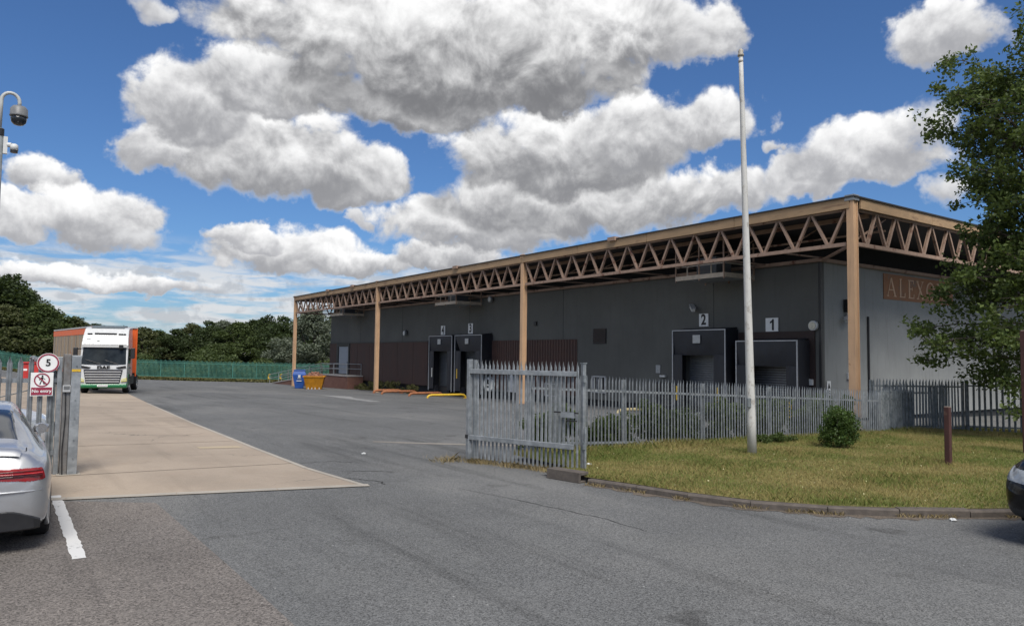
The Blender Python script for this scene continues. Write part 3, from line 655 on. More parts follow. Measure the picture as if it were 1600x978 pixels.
part('symbol', MB().prism([(27.44, 0.86), (27.62, 0.86), (27.53, 1.10)], 'y', YW-0.056, YW-0.051).box(27.43, 27.63, YW-0.056, YW-0.051, 0.64, 0.68).box(27.43, 27.60, YW-0.056, YW-0.051, 0.73, 0.77), M_INK, t)
tag(part('cable_pipe', MB().tube([(30.52, YW-0.05, -0.4), (30.52, YW-0.05, 3.88)], 0.045), M_DARK), 'thin dark vertical pipe on the side wall right of the corner column', 'pipe')
t = thing('bulkhead_light', 'round white lamp on the front wall close to the building corner', 'light', (XW, 17.45, 3.2))
part('housing', MB().cyl((XW-0.08, 17.48, 3.38), 0.20, 0.15, 'x', 18), M_WHITE, t, smooth=False, bevel=0.02)
part('lens', MB().cyl((XW-0.17, 17.48, 3.38), 0.15, 0.05, 'x', 18), mat('lamp_lens', (0.55, 0.52, 0.42), 0.3), t)
def wall_cam(label, p, d, group=None):
    p = Vector(p); d = Vector(d).normalized(); t = thing('security_camera', label, 'camera', tuple(p), group=group)
    part('bracket', MB().tube([p, p + Vector((0, -0.18, -0.03)) if abs(d.x) > 0.5 and p.y < 18 and p.x > 27.5 else p + Vector((-0.18, 0, -0.03))], 0.03), M_WHITE, t)
    q = p + (Vector((0, -0.22, -0.05)) if p.x > 27.5 else Vector((-0.22, 0, -0.05)))
    part('body', MB().beam(q-d*0.32, q+d*0.30, 0.17, 0.16), M_WHITE, t, bevel=0.015)
    part('hood', MB().beam(q-d*0.30+Vector((0, 0, 0.10)), q+d*0.42+Vector((0, 0, 0.10)), 0.21, 0.025), M_TRIM, t)
wall_cam('long white camera angled down on the side wall beside the corner column', (28.75, YW, 3.78), (-0.85, -0.2, -0.42))
wall_cam('small white camera on the dark wall above the number 2 plate', (XW, 23.7, 4.42), (-0.5, -0.6, -0.3))
for y, z, lb in ((53.88, 3.75, 'small round floodlight low on the grey wall left of dock four'), (41.27, 5.79, 'small round floodlight high on the wall right of the middle gantry')):
    t = thing('floodlight', lb, 'light', (XW, y, z), group='wall floodlights')
    part('bracket', MB().box(XW-0.12, XW-0.002, y-0.05, y+0.05, z-0.05, z+0.25), M_BLK, t)
    part('head', MB().cyl((XW-0.2, y, z), 0.22, 0.14, 'x', 16), M_GALV, t); part('lens', MB().cyl((XW-0.285, y, z), 0.16, 0.03, 'x', 16), M_WHITE, t)

# service gantries hanging under the canopy
def gantry(y0, y1, lab):
    x0, x1, z = 24.75, 26.7, 5.52
    t = thing('hanging_gantry', lab, 'gantry', (25.7, (y0+y1)/2, z), group='service gantries under the canopy')
    part('deck', MB().box(x0, x1, y0, y1, z-0.04, z+0.03), M_GALV, t)
    part('edge_beam', MB().box(x0-0.05, x0-0.001, y0, y1, z-0.09, z+0.10), mat('gantry_steel', (0.42, 0.36, 0.29), 0.6, var=0.2), t)
    part('edge_beam', MB().box(x0, x1, y0-0.05, y0-0.001, z-0.09, z+0.10), MATS['gantry_steel'], t)
    for y in (y0, (y0+y1)/2, y1):
        for x in (x0-0.02, x1): part('hanger', MB().beam((x, y, z-0.15), (x, y, 7.0), 0.055, 0.055), M_TRUSS, t)
    for y in (y0+(y1-y0)*0.25, y0+(y1-y0)*0.75): part('rail_post', MB().beam((x0-0.02, y, z), (x0-0.02, y, z+0.5), 0.04, 0.04), MATS['gantry_steel'], t)
    part('handrail', MB().beam((x0-0.02, y0, z+0.5), (x0-0.02, y1, z+0.5), 0.04, 0.04), MATS['gantry_steel'], t)
    part('handrail', MB().beam((x0, y0-0.02, z+0.5), (x1, y0-0.02, z+0.5), 0.04, 0.04), MATS['gantry_steel'], t)
    part('equipment', MB().box(x0+0.5, x0+1.5, (y0+y1)/2-0.5, (y0+y1)/2+0.6, z+0.03, z+0.9), mat('fan_unit', (0.10, 0.105, 0.11), 0.6), t, bevel=0.02)
gantry(20.1, 22.75, 'rusty galvanised platform hung under the canopy above docks one and two')
gantry(42.1, 44.9, 'galvanised platform hung under the canopy above docks three and four')
gantry(61.7, 64.5, 'small far platform hung under the canopy near the building end')
# ================================================================ FENCES AND GATES
def pale_mesh(H, w=0.062, name='pale', d=0.016):
    """W-section palisade pale with a triple-pointed head, base at z=0"""
    xs = [-w/2, -w/4, 0, w/4, w/2]; ys = [0, -d, 0, -d, 0]; tops = [H-0.075, H-0.045, H, H-0.045, H-0.075]; notch = [H-0.12]*5
    mb = MB(); t = 0.004
    for off in (0, t):
        for i in range(5): mb.v += [(xs[i], ys[i]+off, 0), (xs[i], ys[i]+off, notch[i]), (xs[i]*0.55, ys[i]+off-0.004, tops[i])]
    for i in range(4):
        for j in range(2):
            a, b = i*3+j, (i+1)*3+j; mb.f.append((a, b, b+1, a+1)); mb.f.append((15+a+1, 15+b+1, 15+b, 15+a))
    for i in (0, 4):
        for j in range(2): a = i*3+j; mb.f.append((a, a+1, 16+a, 15+a))
    for i in range(4): a = i*3+2; mb.f.append((a, a+3, a+18, a+15))
    return mb.mesh(name)
M_DGALV = mat('dull_steel', (0.215, 0.235, 0.245), 0.6, metal=0.35, var=0.25, vscale=9, col2=(0.125, 0.145, 0.155), c2lo=0.45, c2hi=0.65, c2scale=5)
def palisade(name, label, cat, a, b, za, zb, H, pitch, m, rails=(0.30, 0.84), post_every=2.75, w=0.062, face=1, group=None, post_h=None, skip=()):
    """fence from a to b (x,y); za, zb are the bases of the pales at each end"""
    A = Vector((*a, 0)); Bv = Vector((*b, 0)); d = (Bv-A).normalized(); L = (Bv-A).length; rz = math.atan2(d.y, d.x)
    nrm = Vector((-d.y, d.x, 0))*face       # rails and posts stand on this side
    t = thing(name, label, cat, (a[0], a[1], za), group=group)
    me = pale_mesh(H, w); me.materials.append(m); n = int(L/pitch); pl = []
    for i in range(n+1):
        u = (i+0.3)*pitch/L
        if u > 1: break
        p = A + d*(u*L) - nrm*0.03; pl.append(((p.x, p.y, za+(zb-za)*u+random.uniform(-0.006, 0.006)), (random.uniform(-.006, .006), random.uniform(-.008, .008), rz + (0 if face > 0 else math.pi))))
    pieces('pale', me, t, pl)
    for r in rails:
        part('rail', MB().beam((a[0], a[1], za+H*r), (b[0], b[1], zb+H*r), 0.045, 0.05), m, t)
    k = max(1, round(L/post_every)) if post_every else 0
    for i in range(k+1):
        u = i/k if k else 0; p = A + d*(u*L) + nrm*0.06; z = za+(zb-za)*u
        part('post', MB().box(p.x-0.05, p.x+0.05, p.y-0.03, p.y+0.03, z-0.25, z+(post_h or H-0.06)), m, t)
    return t
FA = palisade('palisade_fence', 'long grey galvanised palisade fence running behind the lawn to the corner column', 'fence', (9.15, 12.42), (22.3, 12.2), 0.03, -0.55, 1.64, 0.104, M_GALV, rails=(0.10, 0.80), w=0.034)
palisade('palisade_fence', 'dark steel palisade fence section behind the lawn just right of the corner column', 'fence', (22.35, 12.25), (25.4, 12.75), -0.50, -0.62, 1.66, 0.115, M_DGALV, rails=(0.10, 0.80), w=0.055)
palisade('palisade_gate', 'dark steel palisade gate with padlock box behind the wooden post', 'gate', (23.3, 13.0), (26.3, 11.55), -0.34, -0.36, 1.78, 0.118, M_DGALV, rails=(0.10, 0.86), w=0.06)
palisade('palisade_gate', 'second dark palisade gate leaf folded behind the first at the right', 'gate', (24.7, 13.25), (26.9, 12.35), -0.36, -0.38, 1.62, 0.12, M_DGALV, rails=(0.10, 0.80), w=0.06)
palisade('palisade_fence', 'short dark palisade fence at the far right behind the tree branches', 'fence', (26.35, 11.5), (27.0, 9.6), -0.34, -0.30, 1.80, 0.16, M_DGALV, rails=(0.12, 0.86), w=0.07)

# open gate leaf on the right
gA, gB = Vector((7.62, 12.35, 0)), Vector((8.42, 9.98, 0)); gd = (gB-gA).normalized(); gL = (gB-gA).length; grz = math.atan2(gd.y, gd.x)
GT = thing('palisade_gate', 'galvanised palisade gate leaf standing open at the edge of the road', 'gate', tuple(gA))
me = pale_mesh(1.90, 0.046); me.materials.append(M_GALV); n = 25
pieces('pale', me, GT, [((gA.x+gd.x*(0.10+i*(gL-0.16)/n), gA.y+gd.y*(0.10+i*(gL-0.16)/n), 0.02+random.uniform(-0.015, 0.006)), (0, random.uniform(-0.006, 0.006), grz)) for i in range(n+1)])
gn = Vector((gd.y, -gd.x, 0))          # towards the road and camera
def along(u, side, z): p = gA + gd*(u*gL) + gn*side; return (p.x, p.y, z)
part('top_rail', MB().beam(along(0, 0.045, 1.70), along(0.98, 0.045, 1.70), 0.06, 0.09), M_GALV, GT, bevel=0.006)
part('bottom_rail', MB().beam(along(0, 0.045, 0.42), along(0.96, 0.045, 0.42), 0.06, 0.09), M_GALV, GT, bevel=0.006)
part('stile', MB().beam(along(0.0, 0.03, 0.0), along(0.0, 0.03, 1.93), 0.09, 0.09), M_GALV, GT, bevel=0.006)
part('stile', MB().beam(along(0.045, 0.0, 0.0), along(0.045, 0.0, 1.92), 0.06, 0.05), M_GALV, GT)
part('mid_stile', MB().beam(along(0.46, 0.02, 0.45), along(0.46, 0.02, 1.66), 0.06, 0.04), M_GALV, GT)
part('latch', MB().box(gA.x-0.09, gA.x-0.03, gA.y-0.04, gA.y+0.04, 0.40, 0.47), M_BLK, GT)
lk = part('lock_box', MB().beam(along(0.86, 0.06, 0.98), along(0.97, 0.06, 0.98), 0.05, 0.10), M_GALV, GT)
part('bolt', MB().tube([along(0.80, 0.07, 1.02), along(1.0, 0.07, 1.02)], 0.014), M_BLK, lk); part('bolt', MB().tube([along(0.90, 0.07, 0.88), along(0.99, 0.07, 0.88)], 0.012), M_BLK, lk)
pp = (8.50, 9.99)
GP = thing('gate_post', 'slim grey steel gate post at the kerb end of the open gate', 'post', (*pp, -0.05))
part('shaft', MB().box(pp[0]-0.035, pp[0]+0.035, pp[1]-0.035, pp[1]+0.035, 0.0, 1.88), M_GALV, GP, bevel=0.008)
part('cap', MB().box(pp[0]-0.045, pp[0]+0.045, pp[1]-0.045, pp[1]+0.045, 1.88, 1.90), M_DGALV, GP)
for z in (0.45, 1.62): part('hinge', MB().cyl((pp[0]-0.03, pp[1]-0.07, z), 0.035, 0.12, 'z', 10), M_DGALV, GP)
part('drop_bolt', MB().tube([(pp[0]-0.02, pp[1]-0.085, 0.0), (pp[0]-0.02, pp[1]-0.085, 0.78)], 0.02), M_GALV, GP)
# round 5 sign hung behind the pales
c = gA + gd*(0.10+3.5*(gL-0.16)/25) - gn*0.03; rot = Matrix.Rotation(grz, 4, 'Z')
def at_gate(me, lift=0.0):
    for v in me.vertices: v.co = rot @ v.co + c + gn*lift + Vector((0, 0, 1.46))
    return me
SG = thing('speed_sign', 'round white sign with 5 hanging behind the pales of the open gate', 'sign', (c.x, c.y, 1.28))
part('disc', at_gate(MB().cyl((0, 0, 0), 0.145, 0.01, 'y', 28).mesh('disc')), M_SIGNW, SG)
ring = MB()
for k in range(32):
    a0, a1 = 2*math.pi*k/32, 2*math.pi*(k+1)/32
    ring.prism([(0.145*math.cos(a0), 0.145*math.sin(a0)), (0.145*math.cos(a1), 0.145*math.sin(a1)), (0.125*math.cos(a1), 0.125*math.sin(a1)), (0.125*math.cos(a0), 0.125*math.sin(a0))], 'y', -0.010, -0.006)
M_MAROON = mat('sign_maroon', (0.26, 0.025, 0.055), 0.5, var=0.08)
part('ring', at_gate(ring.mesh('ring')), M_DGALV, SG)
part('number', at_gate(facing(textmesh('number', '5', 0.20, 0.002, 0.006), 'y'), 0.012), M_INK, SG)

# left gate: box post, pales, signs
LG = thing('palisade_gate', 'galvanised palisade gate leaf behind the silver car with signs on it', 'gate', (0.4, 14.2, -0.02))
me = pale_mesh(1.93, 0.075); me.materials.append(M_GALV)
pieces('pale', me, LG, [((x, 14.2, -0.02), 0) for x in (-1.33, -1.18, -1.03, -0.88, -0.73, -0.58, -0.43, -0.28, -0.135, 0.01, 0.15, 0.295, 0.44, 0.575, 0.71)])
for z in (0.30, 1.48): part('rail', MB().box(-1.4, 0.86, 14.225, 14.27, z, z+0.07), M_GALV, LG)
part('stile', MB().box(0.80, 0.87, 14.16, 14.26, -0.02, 1.90), M_GALV, LG, bevel=0.006)
part('inner_stile', MB().box(0.725, 0.79, 14.235, 14.30, 0.02, 1.86), M_DGALV, LG)
BP = thing('gate_post', 'wide galvanised box gate post with keypad beside the concrete roadway', 'post', (1.0, 14.25, -0.04))
part('channel', MB().box(0.885, 0.985, 14.05, 14.35, -0.05, 1.945), mat('shaded_steel', (0.20, 0.195, 0.19), 0.5, metal=0.5, var=0.25, vscale=7, col2=(0.13, 0.095, 0.07), c2scale=3), BP, bevel=0.006)  # browner and darker than the face plate: shaded side put into the colour
part('face_plate', MB().box(0.987, 1.125, 14.02, 14.36, -0.05, 1.925), M_GALV, BP, bevel=0.006)
part('reflector', MB().box(0.992, 1.118, 14.012, 14.019, 1.66, 1.70), M_YEL, BP)
kp = part('keypad', MB().box(0.875, 0.985, 14.0, 14.049, 1.33, 1.44), M_TRIM, BP, bevel=0.006)
part('screen', MB().box(0.888, 0.972, 13.994, 13.999, 1.375, 1.43), mat('keypad_grey', (0.13, 0.135, 0.14), 0.3), kp)
part('base_plate', MB().box(0.84, 1.18, 13.98, 14.42, -0.05, 0.0), M_EDGE, BP)
for z in (0.25, 0.55, 0.9, 1.2, 1.75): part('bolt_head', MB().cyl((1.06, 14.012, z), 0.012, 0.014, 'y', 8), M_DGALV, BP)
part('cable', MB().tube([(0.92, 14.04, 1.33), (0.93, 14.03, 0.9), (0.905, 14.03, 0.4), (0.92, 14.04, 0.0)], 0.009, 6), M_BLK, BP)
def moved(me, p):
    for v in me.vertices: v.co += Vector(p)
    return me
cx, cz = 0.665, 1.80
SS = thing('speed_sign', 'round white 5 sign with maroon ring on the left gate', 'sign', (cx, 14.12, cz-0.16))
part('disc', MB().cyl((cx, 14.13, cz), 0.158, 0.012, 'y', 32), M_SIGNW, SS)
ring = MB()
for k in range(40):
    a0, a1 = 2*math.pi*k/40, 2*math.pi*(k+1)/40
    ring.prism([(cx+r*math.cos(a), cz+r*math.sin(a)) for r, a in ((0.150, a0), (0.150, a1), (0.128, a1), (0.128, a0))], 'y', 14.118, 14.122)
part('ring', ring, M_MAROON, SS)
part('number', moved(facing(textmesh('number', '5', 0.155, 0.0015, 0.003), 'y'), (cx, 14.119, cz)), M_INK, SS)
NS = thing('no_entry_sign', 'white no pedestrians sign with maroon No entry band under the 5 sign', 'sign', (0.59, 14.12, 1.28))
part('plate', MB().box(0.435, 0.745, 14.124, 14.136, 1.27, 1.645), M_SIGNW, NS)
part('band', MB().box(0.447, 0.733, 14.119, 14.1235, 1.285, 1.405), M_MAROON, NS)
part('lettering', moved(facing(textmesh('lettering', 'No entry', 0.072, 0.001, 0.0012), 'y'), (0.59, 14.117, 1.347)), M_SIGNW, NS)
px, pz = 0.59, 1.525; ring = MB()
for k in range(40):
    a0, a1 = 2*math.pi*k/40, 2*math.pi*(k+1)/40
    ring.prism([(px+r*math.cos(a), pz+r*math.sin(a)) for r, a in ((0.110, a0), (0.110, a1), (0.092, a1), (0.092, a0))], 'y', 14.118, 14.1235)
ring.prism([(px-0.072, pz+0.060), (px-0.060, pz+0.072), (px+0.072, pz-0.060), (px+0.060, pz-0.072)], 'y', 14.1165, 14.1178)
part('ring', ring, M_MAROON, NS)
fig = MB().cyl((px+0.004, 14.1205, pz+0.064), 0.014, 0.004, 'y', 12)
for P in ([(-.014, .044), (.018, .044), (.014, -.005), (-.012, -.005)], [(-.012, -.004), (.002, -.004), (-.022, -.072), (-.036, -.066)], [(0, -.004), (.014, -.004), (.040, -.064), (.026, -.072)], [(-.014, .042), (-.004, .036), (-.034, -.002), (-.042, .006)], [(.012, .042), (.018, .034), (.046, .012), (.038, .004)]):
    fig.prism([(px+a, pz+b) for a, b in P], 'y', 14.119, 14.1225)
part('pedestrian_figure', fig, M_INK, NS)
# chain hanging across to the left
pts = [(-1.3+1.95*i/14, 14.5+0.6*(1-i/14), 1.0+0.42*(i/14)**1.6) for i in range(15)]
tag(part('chain', MB().tube(pts, 0.010, 6), M_DGALV), 'thin slack chain hanging behind the left gate pales', 'chain')

# CCTV mast at the left edge
CP = thing('camera_mast', 'grey swan-neck mast with dome camera rising at the left edge', 'camera mast', (-0.125, 13.5, -0.02))
part('mast', MB().tube([(-0.14, 13.5, -0.05), (-0.14, 13.5, 2.0), (-0.14, 13.5, 5.36)], [0.07, 0.062, 0.055], 14), M_DGALV, CP, smooth=True)
neck = [(-0.14, 13.5, 5.36), (-0.135, 13.5, 5.78)] + [(-0.02-0.115*math.cos(a), 13.5, 5.80+0.13*math.sin(a)) for a in [math.pi*i/10 for i in range(11)]] + [(0.093, 13.5, 5.74)]
part('swan_neck', MB().tube(neck, 0.026, 12), mat('mast_paint', (0.42, 0.43, 0.42), 0.5), CP, smooth=True)
part('band', MB().cyl((-0.14, 13.5, 5.30), 0.064, 0.10, 'z', 14), M_BLK, CP)
dc = part('dome_housing', MB().lathe([(0.03, 0.14), (0.085, 0.13), (0.115, 0.09), (0.118, 0.0), (0.125, -0.02), (0.118, -0.03)][::-1], 24, (0.093, 13.5, 5.61)), mat('camera_grey', (0.16, 0.165, 0.17), 0.45), CP, smooth=True)
part('dome', MB().lathe([(0.02, -0.135), (0.06, -0.125), (0.095, -0.09), (0.108, -0.04), (0.108, 0.0)], 24, (0.093, 13.5, 5.578)), M_GLASS, dc, smooth=True)
part('bracket', MB().box(-0.085, -0.03, 13.47, 13.53, 4.98, 5.24), M_WHITE, CP)
part('arm', MB().tube([(-0.03, 13.49, 5.12), (0.02, 13.47, 5.12)], 0.035, 10), M_WHITE, CP)
bc = part('bullet_camera', MB().lathe([(0.03, 0.05), (0.052, 0.03), (0.055, -0.05)][::-1], 14, (0.055, 13.46, 5.09)), M_WHITE, CP, smooth=True)
part('lens', MB().cyl((0.055, 13.46, 5.03), 0.05, 0.05, 'z', 14), M_BLK, bc)

# flagpole, posts
FPx, FPy = 13.30, 10.08; fz = LZ(FPx, FPy)-0.03
FP = thing('flagpole', 'tall weathered white flagpole leaning slightly left on the lawn', 'flagpole', (FPx, FPy, fz))
topx = (FPx-0.16, FPy+0.11)
def fpp(u): return (FPx+(topx[0]-FPx)*u, FPy+(topx[1]-FPy)*u, fz+8.75*u)
M_POLE = mat('pole_white', (0.50, 0.495, 0.47), 0.6, var=0.1, vscale=3, col2=(0.34, 0.32, 0.29), c2lo=0.54, c2hi=0.66, c2scale=9, stretch=(1, 1, 0.6), grime=0.12)
part('pole', MB().tube([fpp(u/12) for u in range(13)], [0.098-0.052*(u/12) for u in range(13)], 16), M_POLE, FP, smooth=True)
part('truck_cap', MB().lathe([(0.046, -0.20), (0.056, -0.16), (0.040, -0.13), (0.040, -0.06), (0.068, -0.05), (0.068, -0.01), (0.05, 0.02), (0.058, 0.07), (0.035, 0.11), (0.008, 0.125)], 14, fpp(1)), mat('pole_cap', (0.33, 0.30, 0.25), 0.5), FP, smooth=True)
q = fpp(0.128); part('cleat', MB().box(q[0]-0.16, q[0]-0.07, q[1]-0.07, q[1]-0.02, q[2]-0.10, q[2]+0.10), M_DGALV, FP, bevel=0.01)
M_REDP = mat('maroon_post', (0.060, 0.024, 0.021), 0.65, var=0.2, vscale=5, col2=(0.12, 0.075, 0.055), c2lo=0.60, c2hi=0.70, c2scale=6)
sx, sy = 15.33, 7.04; z = LZ(sx, sy)-0.06
t = thing('bollard', 'short maroon wooden post standing in the lawn', 'post', (sx, sy, z))
part('shaft', MB().box(sx-0.052, sx+0.052, sy-0.052, sy+0.052, z, z+1.18), M_REDP, t, bevel=0.012); part('cap', MB().box(sx-0.045, sx+0.045, sy-0.045, sy+0.045, z+1.181, z+1.195), mat('post_cap', (0.25, 0.2, 0.17), 0.7), t)
sx, sy = 19.42, 7.13; z = LZ(sx, sy)-0.05
t = thing('sign_post', 'tall maroon square post at the right edge behind the black car', 'post', (sx, sy, z))
part('shaft', MB().box(sx-0.12, sx+0.12, sy-0.12, sy+0.12, z, z+2.85), M_REDP, t, bevel=0.012); part('cap', MB().box(sx-0.10, sx+0.10, sy-0.10, sy+0.10, z+2.851, z+2.87), MATS['post_cap'], t)
# hollow drainage kerb block beside the gate
t = thing('drain_block', 'hollow concrete kerb block lying at the foot of the open gate', 'concrete block', (8.02, 9.4, -0.03))
a = Vector((7.72, 10.02, gzf(7.7, 10))); b = Vector((7.83, 9.30, gzf(7.8, 9.3))); d = (b-a).normalized(); n = Vector((-d.y, d.x, 0))
mb = MB()
for o1, o2, z1, z2 in ((0, 0.05, 0, 0.17), (0.19, 0.24, 0, 0.17), (0.05, 0.19, 0.115, 0.17), (0.05, 0.19, 0.0, 0.03)):
    vs = [p + n*o + Vector((0, 0, zz)) for p in (a, b) for o, zz in ((o1, z1), (o2, z1), (o2, z2), (o1, z2))]
    mb.add(vs, [(3,2,1,0),(4,5,6,7),(0,1,5,4),(1,2,6,5),(2,3,7,6),(3,0,4,7)])
part('block', mb, M_KERB, t, bevel=0.008)
part('end_plug', MB().beam(a+n*0.12+d*0.02+Vector((0, 0, .072)), a+n*0.12+d*0.5+Vector((0, 0, .072)), 0.138, 0.083), M_BLK, t)

# ================================================================ YARD FURNITURE
# tubular wheel guides
def wheel_guide(a, b, z, r, m, label, h=0.22):
    a = Vector((*a, 0)); b = Vector((*b, 0)); d = (b-a).normalized(); zz = z
    pts = [a+Vector((0, 0, zz-0.1)), a+Vector((0, 0, zz+h*0.5)), a+d*0.12+Vector((0, 0, zz+h*0.88)), a+d*0.32+Vector((0, 0, zz+h)), b-d*0.32+Vector((0, 0, zz+h)), b-d*0.12+Vector((0, 0, zz+h*0.88)), b+Vector((0, 0, zz+h*0.5)), b+Vector((0, 0, zz-0.1))]
    t = thing('wheel_guide', label, 'barrier', (a.x, a.y, z), group='tubular wheel guides in front of the docks')
    part('tube', MB().tube(pts, r, 10), m, t, smooth=True)
    for p in (a, b): part('foot_plate', MB().box(p.x-0.14, p.x+0.14, p.y-0.14, p.y+0.14, z-0.03, z+0.015), m, t)
M_RUSTO = mat('rusty_orange', (0.30, 0.115, 0.05), 0.75, var=0.25, vscale=5, col2=(0.14, 0.07, 0.045), c2scale=4)
wheel_guide((22.55, 41.75), (25.2, 41.5), gzf(24, 41.6), 0.075, M_YEL, 'bright yellow tubular wheel guide in front of dock three')
wheel_guide((22.9, 45.0), (25.3, 44.8), gzf(24, 45), 0.09, M_RUSTO, 'rusty orange tubular wheel guide just left of the yellow one')
wheel_guide((22.7, 48.9), (25.3, 48.6), gzf(24, 48.8), 0.09, M_RUSTO, 'rusty orange tubular wheel guide in front of dock four')
wheel_guide((23.3, 51.6), (25.4, 51.3), gzf(24, 51.5), 0.09, M_RUSTO, 'rusty tubular wheel guide nearest the third column')
wheel_guide((22.9, 24.6), (25.6, 24.5), gzf(24, 24.5)-0.2, 0.08, mat('pale_yellow', (0.36, 0.31, 0.17), 0.6, var=0.2), 'pale yellow tubular wheel guide left of dock two behind the fence', 0.35)
wheel_guide((22.4, 20.95), (25.6, 20.9), gzf(24, 21)-0.2, 0.07, M_GALV, 'grey tubular wheel guide between docks one and two', 0.35)
# ramp of brick with handrails
yl, yh0, yh1 = 85.5, 69.0, 62.3; x0, x1 = 25.55, 27.02
def rz_(y): return 0.10 if y < yh0 else 0.10 + (gzf(26, yl)+0.02-0.10)*(y-yh0)/(yl-yh0)
RP = thing('access_ramp', 'red brick access ramp with pale handrails up to the grey door', 'ramp', (26, 73, -1.3))
zb = -1.75
mb = MB(); P = [(yh1, zb), (yl, zb), (yl, rz_(yl)-0.10), (yh0, 0.0), (yh1, 0.0)]; mb.prism(P, 'x', x0, x1)
def brick_mat():
    m = bpy.data.materials.new('brickwork'); m.use_nodes = True; t = m.node_tree; t.nodes.clear(); T = NT(t)
    g = T.n('ShaderNodeNewGeometry').outputs['Position']; s = T.n('ShaderNodeSeparateXYZ', {0: g})
    v = T.n('ShaderNodeCombineXYZ', {0: T.m('ADD', s.outputs[1], s.outputs[0]), 1: s.outputs[2], 2: 0.0}).outputs[0]
    b = T.n('ShaderNodeTexBrick', {'Vector': v, 'Color1': (0.25, 0.095, 0.06, 1), 'Color2': (0.17, 0.065, 0.045, 1), 'Mortar': (0.24, 0.20, 0.17, 1), 'Scale': 1.0, 'Mortar Size': 0.008, 'Brick Width': 0.225, 'Row Height': 0.075})
    p = T.n('ShaderNodeBsdfPrincipled', {'Base Color': T.mix(T.noise(g, 2.0, 5.0), b.outputs[0], (0.12, 0.05, 0.035)), 'Roughness': 0.9}); T.n('ShaderNodeOutputMaterial', {0: p.outputs[0]}); return m
part('brick_side', mb, brick_mat(), RP)
part('ramp_surface', MB().prism([(yh1-0.05, 0.002), (yh0, 0.002), (yl+0.05, rz_(yl)-0.098), (yl+0.05, rz_(yl)), (yh0, 0.10), (yh1-0.05, 0.10)], 'x', x0-0.05, x1), mat('ramp_top', (0.34, 0.32, 0.30), 0.85), RP)
M_RAIL = mat('pale_rail', (0.27, 0.28, 0.28), 0.5, var=0.1)
for x in (x0+0.06, x1-0.06):
    ys = [62.5 if x < 26 else 62.5, yh0, yl-0.2]
    for h in (0.55, 1.0): part('handrail', MB().tube([(x, y, rz_(y)+h) for y in ys], 0.03, 8), M_RAIL, RP)
    y = 62.6
    while y < yl:
        part('rail_post', MB().tube([(x, y, rz_(y)), (x, y, rz_(y)+1.0)], 0.028, 8), M_RAIL, RP); y += 3.25
    part('rail_end', MB().tube([(x, yl-0.2, rz_(yl)+1.02), (x, yl+0.3, rz_(yl)+0.95), (x, yl+0.4, rz_(yl)+0.7), (x, yl+0.3, rz_(yl)+0.5), (x, yl-0.2, rz_(yl)+0.54)], 0.06, 8), M_YEL, RP)
# skips
M_BLUE = mat('blue_skip', (0.022, 0.085, 0.33), 0.5, var=0.2, vscale=3, grime=0.15); M_ORS = mat('orange_skip', (0.50, 0.215, 0.012), 0.55, var=0.2, vscale=3, grime=0.2)
bx, by = 21.9, 64.3; z = gzf(bx, by)
t = thing('blue_skip', 'tall blue tapered waste container beside the orange skip', 'skip', (bx, by, z), R(-20))
def taper(P, depth, top=1.0):
    """P: half widths by height; loft a tapered box"""
    mb = MB(); n = len(P)
    for w, dd, zz in P: mb.v += [(-w, -dd, zz), (w, -dd, zz), (w, dd, zz), (-w, dd, zz)]
    for i in range(n-1):
        for k in range(4): a = i*4+k; b = i*4+(k+1) % 4; mb.f.append((a, b, b+4, a+4))
    mb.f.append((3, 2, 1, 0)); e = (n-1)*4; mb.f.append((e, e+1, e+2, e+3)); return mb
part('body', taper([(0.32, 0.7, 0), (0.34, 0.75, 0.06), (0.56, 0.95, 1.15), (0.56, 0.95, 1.25), (0.45, 0.85, 1.58)], 1), M_BLUE, t, world=False, bevel=0.015)
part('lid_rim', taper([(0.50, 0.9, 1.581), (0.50, 0.9, 1.63)], 1), M_BLUE, t, world=False)
mk = MB().box(-0.10, 0.10, -0.985, -0.975, 0.98, 1.20).box(-0.16, 0.16, -0.968, -0.955, 0.88, 0.92).box(-0.22, 0.20, -0.93, -0.915, 0.66, 0.72)
part('white_mark', mk, M_WHITE, t, world=False)
bx, by = 22.4, 61.9; z = gzf(bx, by)
t = thing('orange_skip', 'orange open skip heaped with rubble beside the blue container', 'skip', (bx, by, z), R(-24))
part('body', taper([(0.62, 0.55, 0), (0.64, 0.58, 0.08), (0.86, 0.95, 1.06)], 1), M_ORS, t, world=False, bevel=0.012)
part('rim', MB().box(-0.92, 0.92, -1.0, -0.90, 1.06, 1.14).box(-0.92, 0.92, 0.90, 1.0, 1.06, 1.14).box(-0.92, -0.84, -0.90, 0.90, 1.06, 1.14).box(0.84, 0.92, -0.90, 0.90, 1.06, 1.14), M_ORS, t, world=False)
for x in (-0.45, -0.15, 0.12, 0.45): part('lifting_lug', MB().box(x-0.03, x+0.03, -0.72, -0.60, 0.02, 0.16), M_WHITE, t, world=False)
rub = MB()
for i in range(60):
    a = random.uniform(0, 6.28); rr = math.sqrt(random.random())*0.72; h = 1.06+0.42*(1-(rr/0.75)**2)*random.uniform(0.7, 1); s = random.uniform(0.06, 0.16)
    rub.beam((rr*math.cos(a), rr*math.sin(a), h-s*0.5), (rr*math.cos(a)+random.uniform(-s, s), rr*math.sin(a)+random.uniform(-s, s), h+s*0.4), s, s)
rub.lathe([(0.75, 1.0), (0.6, 1.2), (0.3, 1.38), (0.02, 1.42)], 12)
tag(part('rubble', rub, mat('rubble', (0.22, 0.11, 0.075), 0.95, var=0.4, vscale=9)), 'heap of reddish rubble filling the orange skip', 'rubble', kind='stuff')
rubo = bpy.data.objects['rubble']; rubo.location = (bx, by, z)
